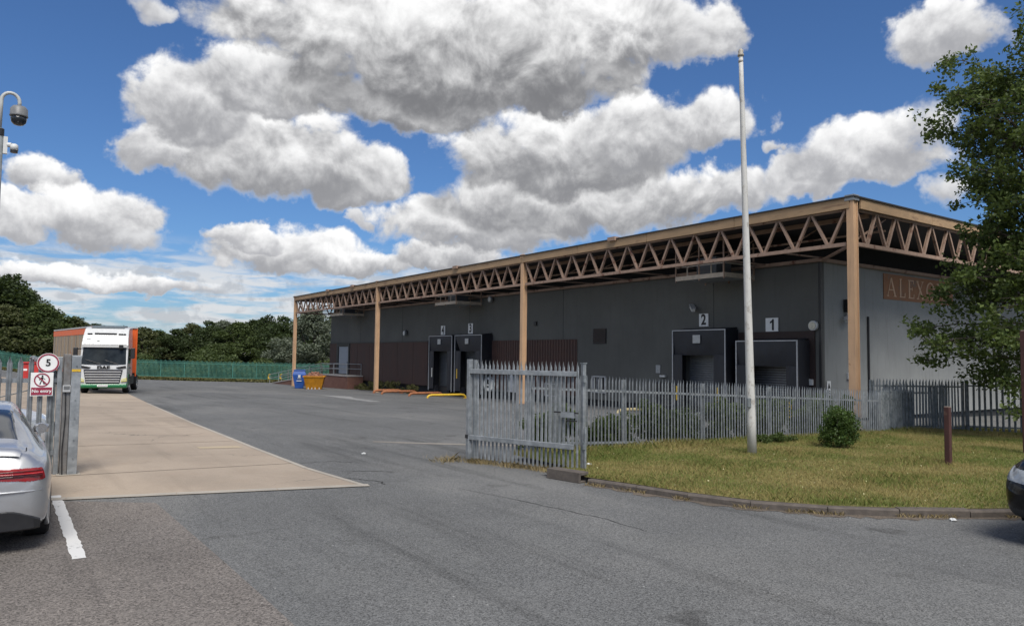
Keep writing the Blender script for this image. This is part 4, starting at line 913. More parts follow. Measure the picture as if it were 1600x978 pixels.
# red skip on the left, far
def atp(px, py, dep):
    v = _f + _r*((px-800)/1150) - _uu*((py-489)/1150); return Vector((0, 0, CAMH)) + v*dep
p = atp(57, 574, 66); z = gzf(p.x, p.y)
t = thing('red_skip', 'red metal skip piled with scrap beyond the left gate', 'skip', (p.x, p.y, z), R(-8))
M_REDS = mat('red_skip', (0.42, 0.030, 0.028), 0.55, var=0.15, vscale=3, grime=0.15)
part('body', MB().box(-1.0, 1.0, -1.5, 1.5, 0.12, 1.62), M_REDS, t, world=False, bevel=0.02)
for x in (-1.0, -0.35, 0.32, 0.98): part('rib', MB().box(x-0.05, x+0.05, -1.57, -1.501, 0.12, 1.62), M_REDS, t, world=False)
part('rim', MB().box(-1.06, 1.06, -1.6, 1.6, 1.621, 1.72), M_REDS, t, world=False, bevel=0.01); part('skid', MB().box(-0.9, 0.9, -1.4, 1.4, 0.0, 0.119), M_BLK, t, world=False)
part('label_plate', MB().box(-0.80, -0.52, -1.515, -1.502, 0.98, 1.15), M_SIGNW, t, world=False)
scr = MB()
for i in range(26):
    x, y, zz = random.uniform(-0.5, 1.0), random.uniform(-1.3, 1.3), 1.72+random.uniform(0.0, 0.25); s = random.uniform(0.12, 0.45)
    scr.beam((x, y, zz), (x+random.uniform(-.5, .5), y+random.uniform(-.5, .5), zz+random.uniform(0, .35)), s, s*0.4)
o = tag(part('scrap_heap', scr, mat('scrap', (0.20, 0.22, 0.24), 0.6, metal=0.2, var=0.5, vscale=4)), 'heap of grey scrap on top of the red skip', 'scrap', kind='stuff'); o.location = t.location

# green boundary fence: one thing per straight run, pales joined because they are too fine to pick apart
M_GRN = mat('green_palisade', (0.065, 0.195, 0.155), 0.6, var=0.2, vscale=1.5, col2=(0.10, 0.25, 0.205), c2scale=0.8)
labs = ['green palisade boundary fence at the far left behind the red skip', 'green palisade boundary fence hidden behind the lorry', 'green palisade boundary fence just right of the lorry', 'green palisade boundary fence between the lorry and the far column', 'green palisade boundary fence behind the ramp at the building end']
for (a, b), lb in zip(zip(GF, GF[1:]), labs):
    A = Vector((*a, 0)); Bv = Vector((*b, 0)); d = (Bv-A).normalized(); L = (Bv-A).length; nn = Vector((-d.y, d.x, 0))
    t = thing('boundary_fence', lb, 'fence', (a[0], a[1], gzf(*a)), group='green boundary fence runs')
    mb = MB(); i = 0
    while i*0.155 < L:
        p = A+d*(i*0.155); z = gzf(p.x, p.y)+0.15; H = 2.3 + 0.05*math.sin(i*1.7); w = 0.034
        q = [p-d*w, p+d*w]; o = len(mb.v)
        mb.v += [(q[0].x, q[0].y, z), (q[1].x, q[1].y, z), (q[1].x, q[1].y, z+H-0.12), (p.x, p.y, z+H), (q[0].x, q[0].y, z+H-0.12), (p.x-nn.x*0.03, p.y-nn.y*0.03, z), (p.x-nn.x*0.03, p.y-nn.y*0.03, z+H-0.05)]
        mb.f += [(o, o+5, o+6, o+4), (o+5, o+1, o+2, o+6), (o+4, o+6, o+3), (o+6, o+2, o+3), (o, o+4, o+3, o+2, o+1)]
        i += 1
    tag(part('pales', mb, M_GRN, t), kind='stuff')
    n = max(1, round(L/2.75))
    for i in range(n):
        p, q = A+d*(L*i/n)+nn*0.06, A+d*(L*(i+1)/n)+nn*0.06
        for h in (0.45, 2.1): part('rail', MB().beam((p.x, p.y, gzf(p.x, p.y)+h), (q.x, q.y, gzf(q.x, q.y)+h), 0.05, 0.06), M_GRN, t)
        part('post', MB().box(p.x-0.05, p.x+0.05, p.y+0.06, p.y+0.14, gzf(p.x, p.y)-0.2, gzf(p.x, p.y)+2.2), M_GRN, t)
# ================================================================ VEGETATION
L_DARK = leafmat('leaf_dark', (0.026, 0.040, 0.016), (0.060, 0.085, 0.030))
L_MID = leafmat('leaf_mid', (0.035, 0.055, 0.018), (0.085, 0.115, 0.036))
L_SIL = leafmat('leaf_silver', (0.085, 0.105, 0.070), (0.18, 0.205, 0.15))
L_OLV = leafmat('leaf_olive', (0.045, 0.055, 0.022), (0.105, 0.115, 0.046))
L_TREE = leafmat('leaf_near', (0.045, 0.075, 0.020), (0.140, 0.185, 0.055), 0.5, 0.42)
L_BUSH = leafmat('leaf_bush', (0.030, 0.062, 0.014), (0.095, 0.150, 0.038), 0.5, 0.3)
L_WEED = leafmat('leaf_weed', (0.032, 0.055, 0.016), (0.095, 0.13, 0.038), 0.6, 0.3)
M_BARK = mat('bark', (0.075, 0.060, 0.048), 0.95, var=0.35, vscale=12, bump=0.6, bscale=35, stretch=(1, 1, 0.3))
def crown_pts(rng, n, clumps):
    """points spread through a set of clump ellipsoids (c, r), denser near each clump's skin"""
    w = np.array([r[0]*r[1]*r[2] for _, r in clumps])**0.66; k = rng.choice(len(clumps), n, p=w/w.sum())
    C = np.array([c for c, _ in clumps])[k]; Rr = np.array([r for _, r in clumps])[k]
    v = rng.normal(size=(n, 3)); v /= np.linalg.norm(v, axis=1)[:, None]; rad = rng.uniform(0.25, 1.0, n)**0.45
    return C + v*Rr*rad[:, None]*(1+0.10*rng.normal(size=(n, 1)))
def far_tree_mesh(seed, H, Wd, n, leaf, m, low=0.06):
    rng = np.random.default_rng(seed); cl = []
    for i in range(64):
        u = rng.uniform(low, 0.97); prof = math.sin(math.pi*min(1, max(0.0, (u-low+0.10)/(1.08-low)))**0.75)
        a = rng.uniform(0, 6.283); rr = Wd*0.5*prof*math.sqrt(rng.uniform(0.1, 1.0))
        s = rng.uniform(0.07, 0.15)*H*(0.6+0.4*prof); cl.append(((rr*math.cos(a), rr*math.sin(a), H*u), (s*1.15, s*1.15, s*0.75)))
    P = crown_pts(rng, n, cl); P = P[P[:, 2] > 0.15]
    crown = quads_mesh('crown', leaves(P, leaf, rng), 4, m)
    mb = MB(); mb.tube([(0, 0, -0.3), (0.1, 0, H*0.25), (0.0, 0.1, H*0.55), (0.1, 0, H*0.8)], [0.03*H, 0.022*H, 0.014*H, 0.004*H], 8)
    for i in range(9):
        c = cl[rng.integers(len(cl))][0]; z0 = H*rng.uniform(0.15, 0.55); mb.tube([(0, 0, z0), (c[0]*0.5, c[1]*0.5, (z0+c[2])/2+0.3), c], [0.012*H, 0.007*H, 0.002*H], 5)
    tr = mb.mesh('trunk', True); tr.materials.append(M_BARK)
    return crown, tr
FT = {'dark': far_tree_mesh(1, 10, 8.5, 15000, 0.34, L_DARK), 'mid': far_tree_mesh(2, 10, 9.0, 15000, 0.36, L_MID), 'olive': far_tree_mesh(3, 10, 9.5, 15000, 0.36, L_OLV),
      'silver': far_tree_mesh(4, 10, 8.0, 19000, 0.30, L_SIL), 'tall': far_tree_mesh(5, 10, 7.0, 15000, 0.34, L_DARK), 'dark2': far_tree_mesh(6, 10, 10.0, 15000, 0.36, L_DARK)}
WORDS = {'dark': 'dark green', 'mid': 'mid green', 'olive': 'olive green', 'silver': 'silvery', 'tall': 'tall dark', 'dark2': 'broad dark green'}
# kind, pixel x of the stem, pixel y of the top, depth, width factor, where
FTREES = [('tall', -35, 418, 112, 1.3, 'cut by the left edge of the picture'), ('tall', 18, 427, 118, 1.15, 'standing highest at the far left'), ('silver', 45, 452, 124, 0.9, 'behind the tallest trees at the far left'),
 ('olive', 8, 478, 103, 1.35, 'low in front of the tallest trees at the far left'), ('mid', 62, 474, 108, 1.2, 'rising above the red skip'), ('dark', 88, 487, 114, 1.0, 'above the left edge of the lorry trailer'),
 ('olive', 118, 497, 112, 1.2, 'showing just above the lorry trailer roof'), ('dark2', 150, 506, 118, 1.2, 'hidden behind the lorry cab'), ('dark', 190, 510, 122, 1.1, 'showing at the right shoulder of the lorry'),
 ('olive', 224, 513, 112, 1.35, 'first right of the lorry above the green fence'), ('mid', 250, 516, 120, 1.2, 'second right of the lorry above the green fence'), ('dark2', 277, 514, 112, 1.1, 'third right of the lorry above the green fence'),
 ('olive', 300, 507, 118, 1.0, 'rounded and brownish left of the middle of the fence'), ('dark', 326, 501, 113, 0.95, 'upright near the middle of the green fence'), ('silver', 350, 501, 126, 1.0, 'behind the middle of the green fence'),
 ('mid', 372, 503, 110, 1.2, 'bushy right of the middle of the green fence'), ('dark2', 398, 500, 118, 1.1, 'spreading left of the far tan column'), ('tall', 420, 491, 114, 0.9, 'pointed just left of the far tan column'),
 ('dark', 441, 494, 110, 1.0, 'touching the left side of the far tan column'), ('silver', 492, 483, 100, 1.0, 'large and willow-like under the end of the canopy'), ('dark2', 466, 500, 112, 1.0, 'behind the far tan column'),
 ('dark', 530, 490, 118, 1.1, 'mostly hidden by the end of the warehouse')]
for kind, px, py, dep, wf, where in FTREES:
    p = atp(px, py, dep); zb = gzf(p.x, p.y)-0.15; H = p.z - zb; s = H/10.0
    t = thing('tree', ('%s leafy tree %s' % (WORDS[kind], where)), 'tree', (p.x, p.y, zb), random.uniform(0, 6.28), group='trees beyond the green fence')
    sx = s*wf*1.25
    cr, tr = FT[kind]
    for nm, me in (('crown', cr), ('trunk', tr)):
        o = bpy.data.objects.new(nm, me); COL.objects.link(o); o.parent = t; o.scale = (sx, sx, s)
# undergrowth below the trees: a low uncountable thicket behind the green fence
rng = np.random.default_rng(5); P = []
for (a, b) in zip(GF, GF[1:]):
    L = math.dist(a, b); n = int(L*420); u = rng.uniform(0, 1, n); off = rng.uniform(1.0, 7.0, n); d = ((b[0]-a[0])/L, (b[1]-a[1])/L)
    X = a[0]+(b[0]-a[0])*u - d[1]*off; Y = a[1]+(b[1]-a[1])*u + d[0]*off
    hh = (2.4+1.6*np.sin(X*0.7+1.3)*np.sin(X*0.23)+0.5*np.sin(X*2.1))*np.minimum(1, off/2.5)
    P.append(np.stack([X, Y, gz(X, Y)+np.maximum(0.2, hh)*rng.uniform(0.05, 1, n)**0.6], 1))
P = np.concatenate(P)
tag(link('thicket', quads_mesh('thicket', leaves(P, 0.42, rng), 4, L_MID)), 'tangled green thicket along the back of the green fence', 'thicket', kind='stuff')
# rough grass strip at the foot of the green fence
P = []
for (a, b) in zip(GF[1:], GF[2:]):
    L = math.dist(a, b); n = int(L*500); u = rng.uniform(0, 1, n); off = -np.abs(rng.normal(0, 0.5, n)); d = ((b[0]-a[0])/L, (b[1]-a[1])/L)
    X = a[0]+(b[0]-a[0])*u - d[1]*off; Y = a[1]+(b[1]-a[1])*u + d[0]*off; P.append(np.stack([X, Y, gz(X, Y)+rng.uniform(0.0, 0.35, n)], 1))
P = np.concatenate(P)
L_DRY = leafmat('leaf_dry', (0.24, 0.185, 0.085), (0.42, 0.33, 0.18), 0.8, 0.2)
L_RGH = leafmat('leaf_rough', (0.07, 0.08, 0.028), (0.17, 0.155, 0.065), 0.8, 0.2)
tag(link('verge_grass', quads_mesh('verge_grass', leaves(P, 0.22, rng, up=0.0), 4, L_RGH)), 'rough unmown grass along the foot of the green fence', 'grass', kind='stuff')

# near tree on the right: trunk, limbs, twigs with leaf sprays
tx, ty = 24.75, 8.75; tz = LZ(tx, ty)-0.1
NTREE = thing('tree', 'large leafy tree overhanging the side wall at the right edge', 'tree', (tx, ty, tz))
rng = np.random.default_rng(21); mb = MB(); LP = []
TH = 11.2
def tp(h): return np.array([tx+0.10*math.sin(h*0.9), ty+0.08*math.sin(h*0.7+1), tz+h])
mb.tube([tuple(tp(h)) for h in np.linspace(0, TH-1.0, 14)], list(np.linspace(0.19, 0.025, 14)), 10)
def reach(h):      # crown half width by height
    return float(np.interp(h, [1.8, 2.6, 3.6, 4.8, 5.5, 6.1, 6.8, 8.0, 9.3, 10.3, 11.2], [1.6, 2.9, 3.2, 2.5, 1.7, 1.7, 2.5, 2.7, 2.5, 1.9, 1.0]))
def spray(c, r, n, flat=0.8):
    v = rng.normal(size=(n, 3)); v /= np.maximum(np.linalg.norm(v, axis=1)[:, None], 1e-6); LP.append(np.array(c)+v*np.array([r, r, r*flat])*(rng.uniform(0, 1, n)**0.5)[:, None])
nl = 104
for i in range(nl):
    h0 = float(np.interp(i, [0, nl-1], [1.9, TH-1.3])) + rng.uniform(-0.15, 0.15); a = i*2.39996 + rng.uniform(-0.3, 0.3); p0 = tp(h0)
    tilt = float(np.interp(h0, [2, 4, 7, 10], [0.0, 0.40, 0.8, 1.2])) + rng.uniform(-0.28, 0.28)
    Rh = reach(min(TH, h0+0.4))*rng.uniform(0.55, 1.04); dirh = np.array([math.cos(a), math.sin(a), 0])
    n = 7; pts = [p0 + dirh*Rh*u + np.array([0, 0, Rh*tilt*(u**0.8) - 0.22*Rh*u*u]) + rng.normal(0, 0.035, 3)*(u > 0) for u in np.linspace(0, 1, n)]
    mb.tube([tuple(p) for p in pts], list(np.linspace(0.042*(1.1-h0/TH*0.5), 0.008, n)), 6)
    for j in range(2, n):
        for k in range(3):
            side = np.array([-dirh[1], dirh[0], 0])*(1 if (j+k) % 2 else -1); ln = Rh*rng.uniform(0.16, 0.34)*(1.15-0.5*j/n)+0.12
            e = pts[j] + side*ln + dirh*ln*rng.uniform(0.1, 0.7) + np.array([0, 0, rng.uniform(-0.30, 0.45)])
            mb.tube([tuple(pts[j]), tuple((pts[j]+e)/2+rng.normal(0, 0.02, 3)), tuple(e)], [0.010, 0.007, 0.003], 4, cap=False)
            if rng.uniform() < 0.80: spray(e, rng.uniform(0.22, 0.46), int(rng.uniform(24, 62)))
    spray(pts[-1], 0.34, 70)
spray(tp(TH-0.9), 0.5, 160, 1.0)
part('trunk', mb, M_BARK, NTREE, smooth=True)
part('crown', quads_mesh('crown', leaves(np.concatenate(LP), 0.135, rng, up=0.6, aspect=0.6), 4, L_TREE), L_TREE, NTREE)

# bush on the lawn
bx, by = 16.35, 9.95; bz = LZ(bx, by)
BU = thing('bush', 'round dark green bush on the lawn in front of the corner column', 'bush', (bx, by, bz))
cl = []
for i in range(46):
    u = (i+0.5)/46; a = i*2.39996+rng.uniform(-0.5, 0.5); rr = 0.40*math.sqrt(rng.uniform(0.15, 1.1))*(1.0-0.15*(1-u)-0.60*u*u); s_ = rng.uniform(0.10, 0.20); cl.append(((bx+rr*math.cos(a), by+rr*math.sin(a), bz+0.10+0.72*u+rng.uniform(-0.05, 0.08)), (s_, s_, s_*0.85)))
P = crown_pts(rng, 9000, cl); P = P[P[:, 2] > bz]
part('foliage', quads_mesh('foliage', leaves(P, 0.052, rng, up=0.5, aspect=0.6), 4, L_BUSH), L_BUSH, BU)
mb = MB()
for i in range(7):
    a = i*0.9; mb.tube([(bx, by, bz-0.05), (bx+0.15*math.cos(a), by+0.15*math.sin(a), bz+0.35), (bx+0.27*math.cos(a), by+0.27*math.sin(a), bz+0.72)], [0.014, 0.01, 0.004], 5)
part('stem', mb, M_BARK, BU)
# weeds and young shrubs behind the fence, each its own plant
SHR = [(9.9+0.56*i+0.1*math.sin(i*2.1), 13.2+0.25*math.sin(i*1.7), 0.80+0.22*math.sin(i*1.3)+0.012*i, 0.62) for i in range(22)]
ORD = 'first second third fourth fifth sixth seventh eighth ninth tenth eleventh twelfth thirteenth fourteenth fifteenth sixteenth seventeenth eighteenth nineteenth twentieth twenty-first twenty-second'.split()
for i, (x, y, h, w) in enumerate(SHR):
    z = gzf(x, y)-0.04
    t = thing('weed_clump', 'leafy green weed clump, %s from the gate along the back of the palisade fence' % ORD[i], 'weed', (x, y, z), group='weeds behind the palisade fence')
    cl = [((x+rng.normal(0, w*0.32), y+rng.normal(0, w*0.25), z+h*rng.uniform(0.1, 0.95)), (0.19, 0.19, 0.17)) for _ in range(18)]
    P = crown_pts(rng, 2600, cl); P = P[P[:, 2] > z]
    part('foliage', quads_mesh('foliage', leaves(P, 0.075, rng, up=0.4), 4, L_WEED), L_WEED, t)
    mb = MB()
    for c, _ in cl[:8]: mb.tube([(x, y, z-0.05), ((x+c[0])/2, (y+c[1])/2, (z+c[2])/2+0.05), c], [0.008, 0.006, 0.003], 4)
    part('stem', mb, L_WEED, t)
x, y = 15.95, 11.55; z = LZ(x, y); t = thing('weed_clump', 'low bushy weed by the fence just right of the flagpole', 'weed', (x, y, z))
cl = [((x+rng.normal(0, 0.26), y+rng.normal(0, 0.15), z+rng.uniform(0.0, 0.16)), (0.12, 0.12, 0.08)) for _ in range(14)]; P = crown_pts(rng, 2200, cl); P = P[P[:, 2] > z]
part('foliage', quads_mesh('foliage', leaves(P, 0.06, rng, up=0.4), 4, L_WEED), L_WEED, t)
# weeds at the foot of the far wall and columns
for i, (x, y, h, lb) in enumerate([(26.3, 57.5, .9, 'tall dry weed clump at the foot of the brown panels'), (26.2, 54.6, 1.0, 'green weed clump against the wall behind the third column'), (25.9, 51.0, .8, 'green weed clump between the third column and dock four'), (26.2, 60.3, .6, 'weed clump beside the brick ramp end')]):
    z = gzf(x, y)-0.03; t = thing('weed_clump', lb, 'weed', (x, y, z))
    cl = [((x+rng.normal(0, 0.2), y+rng.normal(0, 0.9), z+h*rng.uniform(0.0, 0.8)), (0.2, 0.25, 0.22)) for _ in range(16)]; P = crown_pts(rng, 1600, cl); P = P[P[:, 2] > z]
    part('foliage', quads_mesh('foliage', leaves(P, 0.12, rng, up=-0.1), 4, L_RGH), L_RGH, t)

# grass blades on the lawn: stuff
def in_poly(P, poly):
    x, y = P[:, 0], P[:, 1]; ins = np.zeros(len(P), bool); n = len(poly)
    for i in range(n):
        x0, y0 = poly[i-1]; x1, y1 = poly[i]
        c = ((y0 > y) != (y1 > y)) & (x < (x1-x0)*(y-y0)/((y1-y0) if y1 != y0 else 1e-9)+x0); ins ^= c
    return ins
def blades(P, h, w, rng, lean=0.5):
    N = len(P); a = rng.uniform(0, 6.283, N); b = rng.uniform(0, 6.283, N); hh = h*rng.uniform(0.4, 1.25, N); ln = hh*lean*rng.uniform(0.2, 1.3, N)
    s = np.stack([np.cos(a), np.sin(a), np.zeros(N)], 1)*w*0.5; l = np.stack([np.cos(b)*ln, np.sin(b)*ln, hh], 1); k = np.stack([np.cos(b)*ln*0.35, np.sin(b)*ln*0.35, hh*0.6], 1)
    return np.stack([P-s, P+s, P+k+s*0.7, P+l, P+k-s*0.7], 1).reshape(-1, 3)
def grass_mat(name='lawn_grass'):
    m = bpy.data.materials.new(name); m.use_nodes = True; t = m.node_tree; t.nodes.clear(); T = NT(t)
    g = T.n('ShaderNodeNewGeometry'); pos = g.outputs['Position']; rnd = g.outputs['Random Per Island']
    dry = T.step(T.m('ADD', T.noise(pos, 0.50, 4.0, 0.62), T.m('MULTIPLY', T.m('SUBTRACT', rnd, 0.5), 0.34)), 0.41, 0.60)
    c = T.mix(rnd, (0.100, 0.150, 0.030), (0.210, 0.255, 0.070)); d = T.mix(rnd, (0.30, 0.245, 0.095), (0.46, 0.38, 0.17))
    c = T.mix(dry, d, c)
    p = T.n('ShaderNodeBsdfPrincipled', {'Base Color': c, 'Roughness': 0.7, 'Specular IOR Level': 0.2}); tr = T.n('ShaderNodeBsdfTranslucent', {'Color': c})
    T.n('ShaderNodeOutputMaterial', {0: T.n('ShaderNodeMixShader', {0: 0.3, 1: p.outputs[0], 2: tr.outputs[0]}).outputs[0]}); return m
L_GRS = grass_mat()
N = 330000; P = np.stack([8 + 20*rng.uniform(0, 1, N)**1.35, rng.uniform(2.5, 12.3, N), np.zeros(N)], 1); P = P[in_poly(P, lawn_poly)]
P[:, 2] = gz(P[:, 0], P[:, 1])+0.095
tall = 0.045+0.05*(0.5+0.5*np.sin(P[:, 0]*1.7+P[:, 1]*0.9))*(0.5+0.5*np.sin(P[:, 1]*2.3-P[:, 0]*0.6)) + 0.07*np.exp(-((P[:, 1]-12.2)/0.6)**2)
tag(link('lawn_grass', quads_mesh('lawn_grass', blades(P, tall, 0.0075, rng, 0.8), 5, L_GRS)), 'short dry and green grass growing on the lawn', 'grass', kind='stuff')
# flower heads: tiny pale dots
P = np.stack([rng.uniform(8, 22, 300), rng.uniform(3, 12, 300), np.zeros(300)], 1); P = P[in_poly(P, lawn_poly)]; P[:, 2] = gz(P[:, 0], P[:, 1])+0.16
tag(link('wild_flowers', quads_mesh('wild_flowers', leaves(P, 0.022, rng, up=2.0, aspect=0.9), 4, mat('petal', (0.55, 0.52, 0.30), 0.7, var=0.2))), 'tiny pale yellow wild flowers scattered over the lawn', 'flowers', kind='stuff')
# dry grass along the gate foot and the kerb
P = []
u = rng.uniform(-0.06, 1.0, 2600); q = np.array([gA.x, gA.y])[None]+np.array([gd.x, gd.y])[None]*gL*u[:, None]; q += rng.normal(0, 0.085, q.shape); P.append(q)
q = np.array([[7.35, 12.65]])+rng.normal(0, 0.18, (420, 2)); P.append(q)
P = np.concatenate(P); keep = rng.uniform(0, 1, len(P)) < 0.35+0.65*(np.sin(P[:, 1]*9)*0.5+0.5); P = P[keep]; P = np.concatenate([P, gz(P[:, 0], P[:, 1])[:, None]], 1)
tag(link('dry_grass', quads_mesh('dry_grass', blades(P, 0.11, 0.006, rng, 1.2), 5, L_DRY)), 'dry straw grass along the foot of the open gate', 'grass', kind='stuff')
P = []
for a, b in zip(KB[1:], KB[2:]):
    n = 190; u = rng.uniform(0, 1, n); d = Vector((b[0]-a[0], b[1]-a[1])).normalized(); off = -np.abs(rng.normal(0, 0.045, n)); P.append(np.stack([a[0]+(b[0]-a[0])*u-d.y*off, a[1]+(b[1]-a[1])*u+d.x*off], 1))
P = np.concatenate(P); keep = (np.sin(P[:, 0]*5.1)+np.sin(P[:, 1]*7.7+1)) > -0.2; P = P[keep]; P = np.concatenate([P, gz(P[:, 0], P[:, 1])[:, None]], 1)
tag(link('kerb_weeds', quads_mesh('kerb_weeds', blades(P, 0.06, 0.008, rng, 1.4), 5, L_DRY)), 'straw and dead grass caught along the kerb', 'grass', kind='stuff')
# small litter
for i, (x, y, s, lb) in enumerate([(10.15, 4.62, .045, 'crumpled white litter on the road by the kerb at right'), (8.95, 10.35, .05, 'white scrap of litter on the grass by the gate post'), (13.9, 4.9, .05, 'white litter on the grass near the black car'), (13.5, 13.0, .12, 'white torn sheet caught behind the palisade fence'), (6.3, 14.4, .05, 'pale pebble of litter on the yard tarmac')]):
    z = (LZ(x, y) if y < 12.3 and x > 8.6 and i != 0 else gzf(x, y)); mb = MB(); bm = bmesh.new(); bmesh.ops.create_icosphere(bm, subdivisions=2, radius=s)
    for v in bm.verts: v.co *= random.uniform(0.65, 1.2); v.co.z = max(-s*0.3, v.co.z*(0.5 if i != 3 else 1.6))
    me = bpy.data.meshes.new('litter'); bm.to_mesh(me); bm.free()
    o = tag(link('litter', me, M_WHITE), lb, 'litter'); o.location = (x, y, z+s*0.32+(0.35 if i == 3 else 0))
# ================================================================ VEHICLES
def catmull(P, n):
    """P: (k, ...) control rows -> n rows, Catmull-Rom with clamped ends"""
    P = np.asarray(P, float); k = len(P); t = np.linspace(0, k-1, n); i = np.minimum(t.astype(int), k-2); f = (t-i).reshape((-1,)+(1,)*(P.ndim-1))
    p0 = P[np.maximum(i-1, 0)]; p1 = P[i]; p2 = P[i+1]; p3 = P[np.minimum(i+2, k-1)]
    return 0.5*((2*p1)+(-p0+p2)*f+(2*p0-5*p1+4*p2-p3)*f*f+(-p0+3*p1-3*p2+p3)*f**3)
def grid_part(name, V, mask, m, parent, lift=0.0, Nrm=None):
    """faces of the dense grid V (n,m,3) where mask is set -> a mesh part"""
    n, k = V.shape[:2]; idx = -np.ones(n*k, int); vs = []; fs = []
    W_ = (V + Nrm*lift if lift else V).reshape(-1, 3)
    for i, j in np.argwhere(mask):
        q = (i*k+j, (i+1)*k+j, (i+1)*k+j+1, i*k+j+1); r = []
        for a in q:
            if idx[a] < 0: idx[a] = len(vs); vs.append(tuple(W_[a]))
            r.append(int(idx[a]))
        fs.append(tuple(r))
    if not fs: return None
    me = bpy.data.meshes.new(name); me.from_pydata(vs, [], fs); me.update(); bm = bmesh.new(); bm.from_mesh(me)
    bmesh.ops.remove_doubles(bm, verts=bm.verts, dist=1e-5); bmesh.ops.recalc_face_normals(bm, faces=bm.faces); bm.to_mesh(me); bm.free()
    me.polygons.foreach_set('use_smooth', [True]*len(me.polygons))
    return part(name, me, m, parent, world=False)
M_TYRE = mat('tyre', (0.012, 0.012, 0.013), 0.8); M_RIM = mat('alloy_rim', (0.42, 0.43, 0.44), 0.3, metal=0.8, var=0.05)
M_RED = mat('red_lens', (0.22, 0.006, 0.010), 0.12, spec=0.6, var=0.2, vscale=20); M_LENS = mat('clear_lens', (0.24, 0.26, 0.28), 0.08, spec=0.7, var=0.3, vscale=14)
def wheel(parent, x, y, r, w=0.22, side=1, name='wheel', rim=None):
    mb = MB(); prof = [(r*0.66, -w/2), (r*0.93, -w/2), (r, -w/2+0.03), (r, w/2-0.03), (r*0.93, w/2), (r*0.66, w/2)]
    o = 0; n = 28
    for rr, t in prof:
        for k in range(n): a = 2*math.pi*k/n; mb.v.append((x+t*side, y+rr*math.cos(a), r+rr*math.sin(a)))
    for i in range(len(prof)-1):
        for k in range(n): k2 = (k+1) % n; mb.f.append((i*n+k, i*n+k2, (i+1)*n+k2, (i+1)*n+k))
    wh = part(name, mb, M_TYRE, parent, world=False, smooth=True)
    rm = MB().cyl((x+side*(w/2-0.09), y, r), r*0.66, 0.02, 'x', 24)
    for k in range(5):
        a = 2*math.pi*k/5+0.3; c, s = math.cos(a), math.sin(a)
        rm.beam((x+side*(w/2-0.03), y+c*r*0.10, r+s*r*0.10), (x+side*(w/2-0.045), y+c*r*0.64, r+s*r*0.64), r*0.20, 0.04, up=(1, 0, 0))
    rm.cyl((x+side*(w/2-0.03), y, r), r*0.14, 0.05, 'x', 14)
    for k in range(24):
        a0, a1 = 2*math.pi*k/24, 2*math.pi*(k+1)/24
        rm.beam((x+side*(w/2-0.015), y+math.cos(a0)*r*0.65, r+math.sin(a0)*r*0.65), (x+side*(w/2-0.015), y+math.cos(a1)*r*0.65, r+math.sin(a1)*r*0.65), 0.03, 0.03, up=(1, 0, 0))
    part('rim', rm, rim or M_RIM, wh, world=False)
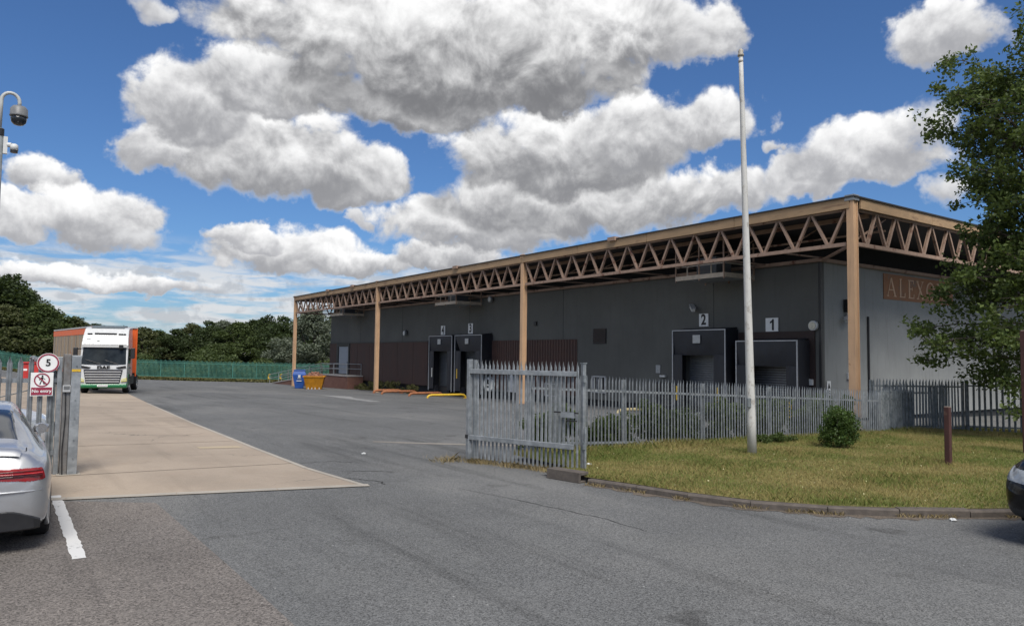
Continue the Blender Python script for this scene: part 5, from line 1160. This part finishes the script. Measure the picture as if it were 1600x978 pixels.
def car(name, label, loc, rz, paint, st, wheels, Rw, glass_y, dark_low=0.36, diffuser=None, tail=None, head=None, grille=None, side_win=None, rear_glass=None, front_glass=None):
    """local frame: rear at y=0, nose at y=L; st rows = (y, zb, zs, zr, w, wr)"""
    t = thing(name, label, 'car', loc, rz)
    rows = []
    for (y, zb, zs, zr, w, wr) in st:
        zr = max(zr, zs+0.02)
        rows.append([(0, y, zb), (0.60*w, y, zb), (0.86*w, y, zb+0.01), (0.965*w, y, zb+0.09), (0.995*w, y, zb+0.45*(zs-zb)), (1.0*w, y, zb+0.68*(zs-zb)), (0.985*w, y, zs-0.09), (0.945*w, y, zs-0.015), (0.90*w, y, zs+0.01),
                     (0.45*(0.90*w)+0.55*wr, y, zs+0.56*(zr-zs)), (wr, y, zr-0.05*min(1, (zr-zs)/0.2)), (0.86*wr, y, zr-0.010), (0.5*wr, y, zr+0.006), (0, y, zr+0.012)])
    P = np.array(rows); NY, NX = 260, 118
    V = catmull(P, NY); V = catmull(V.transpose(1, 0, 2), NX).transpose(1, 0, 2); V[:, 0, 0] = 0; V[:, -1, 0] = 0
    V = np.concatenate([V, (V*np.array([-1, 1, 1]))[:, ::-1]], 1)      # mirror
    c = 0.25*(V[:-1, :-1]+V[1:, :-1]+V[1:, 1:]+V[:-1, 1:]); nn = np.cross(V[1:, :-1]-V[:-1, :-1], V[:-1, 1:]-V[:-1, :-1])
    Nv = np.zeros_like(V)
    for di, dj in ((0, 0), (1, 0), (0, 1), (1, 1)): Nv[di:NY-1+di, dj:2*NX-1+dj] += nn
    Nv /= np.maximum(np.linalg.norm(Nv, axis=2)[..., None], 1e-9)
    # outward: point away from the body axis
    ax = V - np.array([0, 0, 0.65]) ; ax[..., 1] *= 0.0; sgn = np.sign((Nv*ax).sum(2)); Nv *= np.where(sgn == 0, 1, sgn)[..., None]
    X, Y, Z = np.abs(c[..., 0]), c[..., 1], c[..., 2]; seam = np.zeros(X.shape, bool); seam[:, NX-1] = True
    zs_at = np.interp(Y, [s[0] for s in st], [s[2] for s in st]); zr_at = np.interp(Y, [s[0] for s in st], [s[3] for s in st]); w_at = np.interp(Y, [s[0] for s in st], [s[4] for s in st]); wr_at = np.interp(Y, [s[0] for s in st], [s[5] for s in st])
    fnz = np.abs(nn[..., 2])/np.maximum(np.linalg.norm(nn, axis=2), 1e-9)
    arch = np.zeros(X.shape, bool)
    for wy in wheels: arch |= ((Y-wy)**2+(Z-Rw)**2 < (Rw+0.06)**2) & (X > 0.55*w_at)
    glass = np.zeros(X.shape, bool)
    if side_win: glass |= (Z > zs_at+0.045) & (Z < zr_at-0.085) & (Y > side_win[0]+(Z-zs_at)*side_win[2]) & (Y < side_win[1]-(Z-zs_at)*side_win[3]) & (X > 0.80*wr_at)
    scr = np.zeros(X.shape, bool)
    if rear_glass: scr |= (Y > rear_glass[0]) & (Y < rear_glass[1]) & (X < 0.95*wr_at) & (Z > zs_at)
    wsc = np.zeros(X.shape, bool)
    if front_glass: wsc |= (Y > front_glass[0]) & (Y < front_glass[1]) & (X < 0.86*wr_at) & (Z > zs_at)
    tl = tail(X, Y, Z) if tail is not None else np.zeros(X.shape, bool)
    hl = head(X, Y, Z) if head is not None else np.zeros(X.shape, bool)
    gr = grille(X, Y, Z) if grille is not None else np.zeros(X.shape, bool)
    lo = (Z < dark_low) & ~arch
    df = diffuser(X, Y, Z) if diffuser is not None else np.zeros(X.shape, bool)
    sp = seam | arch
    rest = ~(glass | scr | wsc | tl | hl | gr | lo | df | sp)
    b = grid_part('body', V, rest, paint, t)
    grid_part('side_windows', V, glass & ~sp, M_GLASS, t); grid_part('rear_window', V, scr & ~sp & ~glass, M_GLASS, t); grid_part('windscreen', V, wsc & ~sp & ~glass & ~scr, M_GLASS, t)
    for nm, msk, m in (('tail_light', tl, M_RED), ('headlight', hl, M_LENS)):
        for s_ in (-1, 1): grid_part(nm, V, msk & ~sp & (np.sign(c[..., 0]) == s_), m, t, 0.006, Nv)
    grid_part('diffuser', V, df & ~sp & ~tl, M_BLK, t)
    grid_part('grille', V, gr & ~sp & ~hl & ~tl, M_BLK, t); grid_part('lower_trim', V, lo & ~sp & ~gr & ~hl & ~tl & ~df, mat('dark_trim', (0.022, 0.022, 0.024), 0.6), t)
    wmax = max(s[4] for s in st)
    for wy in wheels:
        for s_ in (-1, 1):
            wheel(t, s_*(wmax-0.125), wy, Rw, 0.23, s_)
            mb = MB(); n = 20; ra = Rw+0.058; xo = s_*(wmax-0.004)
            pts = [(s_*(0.004+np.interp(wy+ra*math.cos(a), [s[0] for s in st], [s[4] for s in st])) - s_*0.028, wy+ra*math.cos(a), Rw+ra*math.sin(a)) for a in [R(-24)+R(228)*k/n for k in range(n+1)]]
            part('arch_lip', MB().tube(pts, 0.026, 6), paint, t, world=False, smooth=True)
            li = MB()
            for k in range(n):
                a0, a1 = R(-24)+R(228)*k/n, R(-24)+R(228)*(k+1)/n; x0_, x1_ = s_*0.50, s_*(wmax-0.04)
                li.add([(x0_, wy+ra*math.cos(a0), Rw+ra*math.sin(a0)), (x1_, wy+ra*math.cos(a0), Rw+ra*math.sin(a0)), (x1_, wy+ra*math.cos(a1), Rw+ra*math.sin(a1)), (x0_, wy+ra*math.cos(a1), Rw+ra*math.sin(a1))], [(0, 1, 2, 3)])
            part('arch_liner', li, M_BLK, t, world=False)
    part('underbody', MB().box(-wmax*0.72, wmax*0.72, st[0][0]+0.25, st[-1][0]-0.25, 0.20, 0.42), M_BLK, t, world=False)
    return t, V, c, Nv
def car_paint(name, col, metal, rough=0.28, coat=0.7):
    m = bpy.data.materials.new(name); m.use_nodes = True; t = m.node_tree; t.nodes.clear(); T = NT(t)
    g = T.n('ShaderNodeNewGeometry').outputs['Position']; n = T.noise(g, 6.0, 5.0, 0.6)
    c = T.mix(T.step(n, 0.45, 0.75), col, tuple(v*0.88 for v in col))
    p = T.n('ShaderNodeBsdfPrincipled', {'Base Color': c, 'Metallic': metal, 'Roughness': T.lin(n, 0.3, 0.7, rough, rough+0.12), 'Coat Weight': coat, 'Coat Roughness': 0.06, 'Specular IOR Level': 0.5 if coat > 0.5 else 0.3})
    T.n('ShaderNodeOutputMaterial', {0: p.outputs[0]}); return m
# (y, zb, zs, zr, w, wr)
COUPE = [(-0.012, 0.56, 0.60, 0.62, 0.02, 0.015), (-0.01, 0.46, 0.66, 0.70, 0.40, 0.34), (0.00, 0.40, 0.72, 0.78, 0.62, 0.50), (0.03, 0.30, 0.80, 0.86, 0.74, 0.58), (0.12, 0.24, 0.86, 1.00, 0.83, 0.62), (0.25, 0.21, 0.89, 1.025, 0.875, 0.64), (0.50, 0.20, 0.91, 1.06, 0.90, 0.63), (0.90, 0.20, 0.925, 1.18, 0.915, 0.60), (1.35, 0.20, 0.93, 1.30, 0.92, 0.58), (1.80, 0.20, 0.93, 1.36, 0.925, 0.575),
         (2.30, 0.20, 0.92, 1.385, 0.92, 0.58), (2.75, 0.20, 0.91, 1.35, 0.92, 0.59), (3.15, 0.20, 0.90, 1.20, 0.92, 0.63), (3.50, 0.20, 0.89, 1.02, 0.92, 0.70), (3.75, 0.20, 0.86, 0.95, 0.91, 0.72), (4.15, 0.20, 0.78, 0.88, 0.89, 0.66), (4.45, 0.22, 0.68, 0.79, 0.83, 0.60), (4.60, 0.26, 0.60, 0.69, 0.72, 0.52), (4.68, 0.36, 0.52, 0.58, 0.52, 0.42), (4.69, 0.44, 0.48, 0.50, 0.02, 0.015)]
P_SIL = car_paint('silver_paint', (0.50, 0.51, 0.53), 0.75, 0.30); P_PALE = car_paint('pale_paint', (0.62, 0.64, 0.67), 0.5, 0.28); P_BLACK = car_paint('black_paint', (0.005, 0.005, 0.006), 0.0, 0.14, 0.15)
tailf = lambda X, Y, Z: (Y < 0.115) & (X > 0.36) & (Z > 0.742-0.10*(X-0.36)+0.2*Y) & (Z < 0.84-0.1*Y)
AU, V_, c_, N_ = car('parked_car', 'silver coupe with red tail light parked at the left edge', (-0.385, 8.80, -0.01), 0, P_SIL, COUPE, (0.93, 3.72), 0.335, None,
    dark_low=0.29, tail=tailf, side_win=(1.0, 3.35, 1.3, 0.9), rear_glass=(0.62, 1.55), front_glass=(2.72, 3.48), head=lambda X, Y, Z: (Y > 4.15) & (X > 0.45) & (Z > 0.58) & (Z < 0.74), grille=lambda X, Y, Z: ((Y > 4.4) & (X < 0.42) & (Z > 0.36) & (Z < 0.62)))
grid_part('boot_spoiler', V_, (np.abs(c_[..., 0]) < 0.60) & (c_[..., 1] > 0.085) & (c_[..., 1] < 0.20) & (c_[..., 2] > 0.93), P_SIL, AU, 0.028, N_)
part('boot_seam', MB().tube([(0.50, 0.015, 0.66), (0.63, 0.06, 0.80), (0.655, 0.16, 0.93), (0.66, 0.30, 1.012)], 0.006, 5), M_BLK, AU, world=False)
dfm = MB(); nx = 28
for i in range(nx+1):
    x = -0.80+1.60*i/nx; ax_ = abs(x); y = float(np.interp(ax_, [0, .4, .62, .74, .83], [-.034, -.032, -.020, .012, .10])); zt = 0.425 - max(0.0, ax_-0.52)**1.5*0.75
    dfm.v += [(x, y+0.02, 0.235), (x, y, 0.25), (x, y, zt), (x, y+0.03, zt+0.012)]
for i in range(nx):
    for k in range(3): a = i*4+k; dfm.f.append((a, a+4, a+5, a+1))
part('diffuser', dfm, M_BLK, AU, world=False, smooth=False)
part('bumper_crease', MB().tube([(float(x), float(np.interp(abs(x), [0, .4, .62, .74, .83, .875], [-.026, -.022, -.006, .03, .115, .26])), 0.615) for x in np.linspace(-0.86, 0.86, 25)], 0.012, 6), P_SIL, AU, world=False, smooth=True)
part('number_plate', MB().box(-0.26, 0.26, -0.030, -0.004, 0.66, 0.77), mat('plate_yellow', (0.55, 0.42, 0.04), 0.5), AU, world=False)
for zz in (0.765, 0.812): part('lamp_divider', MB().tube([(0.40, -0.018, zz), (0.55, -0.014, zz), (0.64, -0.004, zz), (0.74, 0.018, zz), (0.80, 0.058, zz)], 0.006, 6), mat('dark_red', (0.05, 0.004, 0.006), 0.3), AU, world=False)
part('light_strip', MB().tube([(0.40, -0.019, 0.788), (0.55, -0.015, 0.788), (0.64, -0.005, 0.788), (0.74, 0.017, 0.788), (0.80, 0.057, 0.788)], 0.007, 6), mat('red_glow_strip', (0.42, 0.03, 0.035), 0.2), AU, world=False)
mr = part('door_mirror', MB().lathe([(0.02, -0.06), (0.08, -0.05), (0.095, 0.0), (0.08, 0.05), (0.02, 0.065)], 14, (0.90, 3.05, 0.97)), P_SIL, AU, world=False, smooth=True)
part('mirror_glass', MB().cyl((0.90, 2.965, 0.97), 0.065, 0.02, 'y', 14), mat('mirror_face', (0.5, 0.52, 0.55), 0.1, metal=0.9), mr, world=False)
# pale car beyond the gate, nose towards the picture's right
car('parked_car', 'pale silver car seen through the left gate pales', (-3.72, 17.35, -0.02), R(-96), P_PALE, COUPE, (0.93, 3.72), 0.335, None, side_win=(1.0, 3.35, 1.3, 0.9), rear_glass=(0.62, 1.55), front_glass=(2.72, 3.48), tail=tailf,
    head=lambda X, Y, Z: (Y > 4.15) & (X > 0.45) & (Z > 0.58) & (Z < 0.74), grille=lambda X, Y, Z: (Y > 4.4) & (X < 0.42) & (Z > 0.36) & (Z < 0.62))
SUV = [(-0.01, 0.6, 0.64, 0.66, 0.02, 0.015), (0.00, 0.45, 0.85, 0.90, 0.70, 0.55), (0.06, 0.34, 0.95, 1.15, 0.83, 0.62), (0.25, 0.28, 1.00, 1.42, 0.90, 0.64), (0.60, 0.26, 1.02, 1.60, 0.93, 0.63), (1.2, 0.26, 1.02, 1.66, 0.945, 0.62), (2.0, 0.26, 1.02, 1.68, 0.95, 0.62), (2.6, 0.26, 1.01, 1.64, 0.95, 0.63), (3.05, 0.26, 1.00, 1.42, 0.95, 0.66), (3.45, 0.26, 0.99, 1.12, 0.95, 0.74), (3.75, 0.26, 0.96, 1.05, 0.945, 0.76), (4.15, 0.27, 0.90, 1.00, 0.93, 0.74), (4.42, 0.28, 0.82, 0.93, 0.90, 0.72), (4.58, 0.30, 0.74, 0.84, 0.83, 0.66), (4.66, 0.36, 0.66, 0.73, 0.70, 0.56), (4.69, 0.44, 0.60, 0.64, 0.50, 0.40), (4.70, 0.5, 0.53, 0.55, 0.02, 0.015)]
hd = (-0.9927, 0.1203); front = Vector((10.70, 4.22)); Lc = 4.69; rearp = front - Vector(hd)*Lc
rz = math.atan2(hd[1], hd[0]) - math.pi/2
cl_off = Vector((-hd[1], hd[0]))*(-0.0)
BC, V_, c_, N_ = car('parked_car', 'glossy black car whose nose enters the picture at the right edge', (13.95, 2.37, -0.03), rz, P_BLACK, SUV, (0.85, 3.72), 0.345, None, dark_low=0.40, side_win=(0.7, 3.2, 0.5, 0.8), rear_glass=(0.2, 0.55), front_glass=(2.7, 3.42),
    head=lambda X, Y, Z: (Y > 4.0) & (X > 0.42) & (Z > 0.66+0.10*(X-0.42)) & (Z < 0.80+0.09*(X-0.42)), grille=lambda X, Y, Z: (Y > 4.5) & (X < 0.40) & (Z > 0.45) & (Z < 0.80), tail=lambda X, Y, Z: (Y < 0.3) & (X > 0.5) & (Z > 0.85) & (Z < 1.0))
for s_ in (-1, 1): part('bumper_trim', MB().tube([(s_*0.30, 4.69, 0.43), (s_*0.62, 4.64, 0.43), (s_*0.80, 4.55, 0.44), (s_*0.88, 4.42, 0.45)], 0.022, 6), M_TRIM, BC, world=False, smooth=True)

# ---- lorry: tractor unit and curtain-sided trailer
M_CABW = mat('cab_white', (0.52, 0.53, 0.53), 0.3, var=0.05, coat=0.4, grime=0.05); M_CABG = mat('cab_green', (0.010, 0.145, 0.052), 0.35, var=0.1, coat=0.4)
M_CHR = mat('grille_bar', (0.50, 0.51, 0.52), 0.3, metal=0.4, var=0.05)
cz = -0.47; cpos = atp(160, 612, 43.2)
TR = thing('lorry', 'white lorry cab with green bumper coming out of the yard', 'lorry', (cpos.x, cpos.y, cz), R(-15))
# local: front face at y=0 looking to -Y, width in x
prof = [(0.02, 0.36), (-0.03, 0.48), (-0.05, 0.70), (0.0, 1.50), (0.03, 1.64), (0.24, 2.74), (0.20, 2.80), (0.42, 3.35), (0.80, 3.80), (1.15, 3.90), (2.25, 3.94), (2.25, 1.05), (2.1, 0.95), (0.55, 0.95), (0.50, 0.36)]
cb = MB().prism(prof, 'x', -1.24, 1.24); cb.v = [(x*(1-0.055*max(0.0, z-2.75)), y, z) for x, y, z in cb.v]
part('cab', cb, M_CABW, TR, world=False, bevel=0.13)
part('bumper', MB().prism([(0.035, 0.30), (-0.075, 0.34), (-0.095, 0.44), (-0.075, 0.56), (0.5, 0.66), (0.52, 0.30)], 'x', -1.265, 1.265), M_CABG, TR, world=False, bevel=0.05)
for s_ in (-1, 1): part('side_skirt', MB().box(s_*1.25-0.02, s_*1.25+0.02, 0.53, 0.62, 0.42, 1.1), M_CABG, TR, world=False)
# windscreen: slightly bowed pane
def bowed(nm, zlo, zhi, ylo, yhi, hw_lo, hw_hi, m, bow=0.05, off=0.015, n=12, par=TR):
    mb = MB()
    for j in range(2):
        z, y, hw = ((zlo, ylo, hw_lo), (zhi, yhi, hw_hi))[j]
        for i in range(n+1): u = -1+2*i/n; mb.v.append((u*hw, y-off-bow*(1-u*u), z))
    for i in range(n): mb.f.append((i, i+1, n+2+i, n+1+i))
    mb.v += [(x, y+0.05, z) for x, y, z in mb.v]; k = 2*(n+1)
    for i in range(n): mb.f.append((k+n+1+i, k+n+2+i, k+i+1, k+i))
    for i in range(n): mb.f += [(i+1, i, k+i, k+i+1), (n+1+i, n+2+i, k+n+2+i, k+n+1+i)]
    mb.f += [(0, n+1, k+n+1, k), (n, k+n, k+2*n+1, 2*n+1)]
    return part(nm, mb, m, par, world=False, smooth=False)
ws = bowed('windscreen', 1.70, 2.72, 0.045, 0.235, 1.17, 1.12, mat('cab_glass', (0.020, 0.024, 0.026), 0.12, spec=0.22, var=0.5, vscale=1.6))
part('wiper', MB().tube([(-0.15, -0.05, 1.72), (-0.95, 0.02, 1.98)], 0.015, 6).tube([(0.75, -0.02, 1.72), (0.05, 0.02, 1.95)], 0.015, 6), M_BLK, TR, world=False)
bowed('sun_visor', 2.70, 2.86, 0.20, 0.19, 1.20, 1.20, M_CABW, 0.06, 0.10)
bowed('brow_panel', 2.88, 3.42, 0.21, 0.46, 1.16, 1.10, M_CABW, 0.04, 0.02)
part('roof_vent', MB().box(-0.62, 0.55, 0.50, 0.60, 3.40, 3.56), M_BLK, TR, world=False, bevel=0.02)
for x in (-0.92, -0.80, 0.72, 0.84, 0.98): part('spot_lamp', MB().cyl((x, 0.52, 3.46), 0.075, 0.14, 'y', 12), M_BLK, TR, world=False)
part('roof_spoiler', MB().prism([(0.9, 3.86), (1.2, 4.0), (2.2, 4.05), (2.2, 3.86)], 'x', -0.9, 0.9), mat('spoiler_grey', (0.10, 0.12, 0.13), 0.5), TR, world=False, bevel=0.05)
part('emblem', MB().cyl((-0.36, 0.245, 3.02), 0.10, 0.02, 'y', 20), mat('emblem_green', (0.02, 0.06, 0.04), 0.4), TR, world=False)
part('emblem_centre', MB().cyl((-0.36, 0.228, 3.02), 0.06, 0.02, 'y', 20), M_CABW, TR, world=False)
part('brow_lettering', MB().box(-0.20, 0.48, 0.225, 0.24, 3.00, 3.035), mat('faint_grey', (0.42, 0.44, 0.44), 0.5), TR, world=False)
part('roundel', MB().cyl((-0.88, 0.31, 3.12), 0.13, 0.02, 'y', 18), MATS['faint_grey'], TR, world=False); part('roundel_centre', MB().cyl((-0.88, 0.298, 3.12), 0.10, 0.015, 'y', 18), M_CABW, TR, world=False)
g = part('grille', MB().prism([(-1.02, 1.40), (1.02, 1.40), (0.88, 0.575), (-0.88, 0.575)], 'y', -0.078, 0.0), mat('grille_blue_black', (0.012, 0.013, 0.022), 0.5), TR, world=False, bevel=0.02)
for i in range(5):
    z = 0.66+i*0.145; part('grille_bar', MB().prism([(-0.105, z), (-0.076, z-0.005), (-0.076, z+0.056), (-0.115, z+0.048)], 'x', -0.86-0.024*i, 0.86+0.024*i), M_CABW, g, world=False)
me = facing(textmesh('maker_lettering', 'DAF', 0.27, 0.012, 0.016, sx=1.3), 'y'); part('maker_lettering', moved(me, (0.0, -0.052, 1.50)), M_INK, TR, world=False)
part('fascia_line', MB().box(-1.0, 1.0, -0.085, -0.05, 1.395, 1.415), M_CHR, TR, world=False)
for s_ in (-1, 1):
    part('running_light', MB().prism([(s_*1.20, 1.50), (s_*0.80, 1.43), (s_*0.66, 1.53), (s_*1.16, 1.63)], 'y', -0.045, 0.05), M_BLK, TR, world=False)
    hl = part('headlight', MB().prism([(s_*1.27, 0.72), (s_*0.96, 0.68), (s_*0.98, 0.82), (s_*1.24, 0.92)], 'y', -0.115, 0.06), mat('headlight_yellow', (0.55, 0.52, 0.16), 0.15, spec=0.7), TR, world=False)
    part('lamp_bar', MB().prism([(s_*1.22, 0.80), (s_*1.0, 0.74), (s_*1.0, 0.77), (s_*1.21, 0.84)], 'y', -0.125, -0.116), M_WHITE, hl, world=False)
    mr = part('mirror', MB().box(s_*1.50-0.11, s_*1.50+0.11, 0.02, 0.20, 2.05, 2.68), M_BLK, TR, world=False, bevel=0.03)
    part('mirror_arm', MB().tube([(s_*1.22, 0.25, 2.60), (s_*1.45, 0.12, 2.60)], 0.035, 6).tube([(s_*1.22, 0.25, 2.12), (s_*1.45, 0.12, 2.12)], 0.035, 6), M_BLK, mr, world=False)
    sw = part('side_window', MB().prism([(0.34, 1.75), (1.25, 1.75), (1.25, 2.62), (0.50, 2.62)], 'x', s_*1.242-0.012, s_*1.242+0.012), M_GLASS, TR, world=False)
    part('door_handle', MB().box(s_*1.25-0.02, s_*1.25+0.02, 1.1, 1.25, 1.45, 1.52), M_BLK, TR, world=False)
    part('wheel_arch', MB().prism([(0.62+0.62*math.cos(a)+0.32, 0.50+0.62*math.sin(a)) for a in [math.pi*k/10 for k in range(11)]], 'x', s_*1.22-0.035, s_*1.22+0.035), M_BLK, TR, world=False)
    for wy in (0.95, 4.3): wheel(TR, s_*1.10, wy, 0.50, 0.32, s_)
part('front_mirror', MB().box(0.78, 1.0, -0.12, 0.02, 2.62, 2.86), M_BLK, TR, world=False, bevel=0.03)
part('number_plate', MB().box(-0.27, 0.27, -0.118, -0.10, 0.40, 0.52), M_SIGNW, TR, world=False)
pl = MB()
for i in range(7): x = -0.21+i*0.066; pl.box(x, x+0.042, -0.121, -0.1185, 0.435, 0.485)
part('plate_characters', pl, M_INK, TR, world=False)
part('chassis', MB().box(-0.45, 0.45, 0.6, 5.2, 0.55, 0.95), M_BLK, TR, world=False)
for s_ in (-1, 1): part('fuel_tank', MB().box(s_*1.0-0.2, s_*1.0+0.2, 1.8, 3.3, 0.45, 1.0), M_BLK, TR, world=False, bevel=0.05)
# trailer
M_CURT2 = mat('grimy_curtain', (0.27, 0.215, 0.155), 0.8, var=0.12, vscale=2, col2=(0.30, 0.085, 0.03), c2lo=0.55, c2hi=0.75, c2scale=1.2, stretch=(1, 1, 0.25)); M_ORG = mat('orange_trailer', (0.62, 0.105, 0.018), 0.5, var=0.1, vscale=3, grime=0.1)
kp_ = XF[TR.name] @ Vector((-0.22, 3.3, 0.0))
TL = thing('curtain_trailer', 'orange curtain-sided trailer with grimy side behind the white cab', 'trailer', (kp_.x, kp_.y, cz-0.02), R(5.6))
LT = 13.2; y0 = -1.15
part('front_bulkhead', MB().box(-1.27, 1.27, y0, y0+0.08, 1.15, 3.93), M_ORG, TL, world=False, bevel=0.015)
for x in (-1.275, 0.86, 1.215): part('corner_post', MB().box(x, x+0.07, y0-0.04, y0+0.10, 0.95, 4.0), M_TRIM if x > 0.8 and x < 1 else M_ORG, TL, world=False)
for s_ in (-1, 1):
    mb = MB(); n = 150
    for i in range(n+1):
        y = y0+0.12+(LT-0.2)*i/n; x = s_*(1.262+0.016*math.sin(i*1.9)+0.008*math.sin(i*0.7)); mb.v += [(x, y, 1.22), (x, y, 2.4), (x*0.998, y, 3.52)]
    for i in range(n):
        for k in range(2): a = i*3+k; mb.f.append((a, a+3, a+4, a+1))
    part('side_curtain', mb, M_CURT2, TL, world=False, smooth=True)
    part('top_band', MB().box(s_*1.262-0.012, s_*1.262+0.012, y0+0.1, y0+LT, 3.53, 3.90), M_ORG, TL, world=False)
    part('side_rave', MB().box(s_*1.25-0.03, s_*1.25+0.03, y0+0.1, y0+LT, 1.05, 1.215), M_ORG, TL, world=False)
    for i in range(10): y = y0+0.8+i*1.3; part('curtain_strap', MB().box(s_*1.289-0.006, s_*1.289+0.006, y-0.025, y+0.025, 1.10, 3.5), M_GALV, TL, world=False)
    for wy in (8.2, 9.5, 10.8): wheel(TL, s_*1.08, wy, 0.50, 0.34, s_)
part('trailer_roof', MB().box(-1.27, 1.27, y0-0.06, y0+LT, 3.935, 4.02), M_TRIM, TL, world=False)
part('floor', MB().box(-1.24, 1.24, y0+0.09, y0+LT, 1.06, 1.20), M_BLK, TL, world=False)
part('rear_doors', MB().box(-1.25, 1.25, y0+LT-0.08, y0+LT-0.001, 1.21, 3.93), M_ORG, TL, world=False)
for s_ in (-1, 1): part('landing_leg', MB().box(s_*0.8-0.06, s_*0.8+0.06, 2.4, 2.52, 0.12, 1.05), M_BLK, TL, world=False)
S.render.engine = 'CYCLES'
S.cycles.max_bounces = 5; S.cycles.diffuse_bounces = 2; S.cycles.glossy_bounces = 3; S.cycles.transmission_bounces = 3; S.cycles.transparent_max_bounces = 4
S.cycles.caustics_reflective = False; S.cycles.caustics_refractive = False
